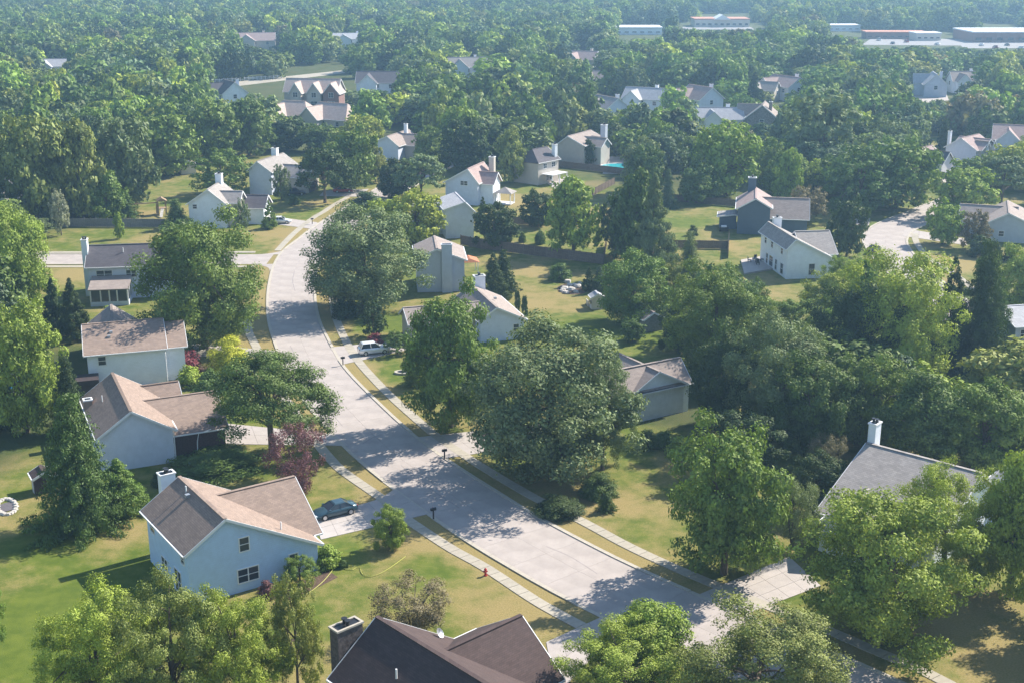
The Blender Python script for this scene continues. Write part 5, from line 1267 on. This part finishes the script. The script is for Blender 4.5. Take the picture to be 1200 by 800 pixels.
# the rest of the woods: one mass of instanced trees
src = bpy.data.collections.new('wood_sources'); kinds = ['round', 'oval', 'airy', 'spread', 'cone']; n_each = 2
for ki, kd in enumerate(kinds):
    for k in range(n_each):
        me, L_ = crown_mesh(kd, 1500, .66, 500 + ki * 10 + k, 'leaf_far'); o = bpy.data.objects.new('wood_tree_%02d' % (ki * n_each + k), me); src.objects.link(o)
mid_src = []
N_ = len(far_pts); pts = bpy.data.meshes.new('woods'); pts.vertices.add(N_)
pts.vertices.foreach_set('co', np.array([(a, b, 0) for a, b, *_ in far_pts], dtype=np.float32).ravel())
def addattr(nm, typ, data, fld='value'):
    a = pts.attributes.new(nm, typ, 'POINT'); a.data.foreach_set(fld, np.asarray(data).ravel())
addattr('size', 'FLOAT_VECTOR', np.array([(w_/10, w_/10, h_/10) for _, _, w_, h_, _, _ in far_pts], dtype=np.float32), 'vector')
addattr('turn', 'FLOAT_VECTOR', np.array([(0, 0, rng.random()*6.28) for _ in far_pts], dtype=np.float32), 'vector')
addattr('pick', 'INT', np.array([kinds.index(k) * n_each + rng.randrange(n_each) for *_, k, _ in far_pts], dtype=np.int32))
cl = []
for *_, c in far_pts:
    j = rng.uniform(.85, 1.5); q = COL[c]; cl.append((q[0]*j*rng.uniform(.9,1.1), q[1]*j, q[2]*j, 1))
addattr('tint', 'FLOAT_COLOR', np.array(cl, dtype=np.float32), 'color')
wo = obj('woods', pts); tag(wo, kind='stuff')
ng = bpy.data.node_groups.new('scatter', 'GeometryNodeTree'); ng.interface.new_socket('Geometry', in_out='INPUT', socket_type='NodeSocketGeometry'); ng.interface.new_socket('Geometry', in_out='OUTPUT', socket_type='NodeSocketGeometry')
gi = ng.nodes.new('NodeGroupInput'); go = ng.nodes.new('NodeGroupOutput'); m2p = ng.nodes.new('GeometryNodeMeshToPoints'); ip = ng.nodes.new('GeometryNodeInstanceOnPoints'); ci = ng.nodes.new('GeometryNodeCollectionInfo')
ci.inputs['Collection'].default_value = src; ci.inputs['Separate Children'].default_value = True; ci.inputs['Reset Children'].default_value = True
ip.inputs['Pick Instance'].default_value = True
def named_attr(nm, typ):
    a = ng.nodes.new('GeometryNodeInputNamedAttribute'); a.data_type = typ; a.inputs[0].default_value = nm; return a.outputs['Attribute']
l = ng.links.new
l(gi.outputs[0], m2p.inputs['Mesh']); l(m2p.outputs[0], ip.inputs['Points']); l(ci.outputs[0], ip.inputs['Instance'])
l(named_attr('pick', 'INT'), ip.inputs['Instance Index']); l(named_attr('turn', 'FLOAT_VECTOR'), ip.inputs['Rotation']); l(named_attr('size', 'FLOAT_VECTOR'), ip.inputs['Scale'])
l(ip.outputs[0], go.inputs[0]); wo.modifiers.new('scatter', 'NODES').node_group = ng

# ------------------------------------------------------------------ haze
m = bpy.data.materials.new('haze'); m.use_nodes = True; N = m.node_tree.nodes; N.remove(N['Principled BSDF'])
pv = N.new('ShaderNodeVolumePrincipled'); pv.inputs['Color'].default_value = (.42,.70,1.0,1); pv.inputs['Density'].default_value = HAZE; pv.inputs['Anisotropy'].default_value = .3
m.node_tree.links.new(pv.outputs[0], N['Material Output'].inputs['Volume'])
hz = MB(); hz.box(-2600, 2600, -700, 5300, -1.0, 62.0); o = hz.build('haze', m); tag(o, kind='stuff')
print('TRIS', sum(sum(len(p.vertices) - 2 for p in m_.polygons) if len(m_.polygons) < 3000 else 2 * len(m_.polygons) for m_ in bpy.data.meshes)); print('TREES', len(T), named, len(far_pts), 'objects', len(bpy.data.objects))
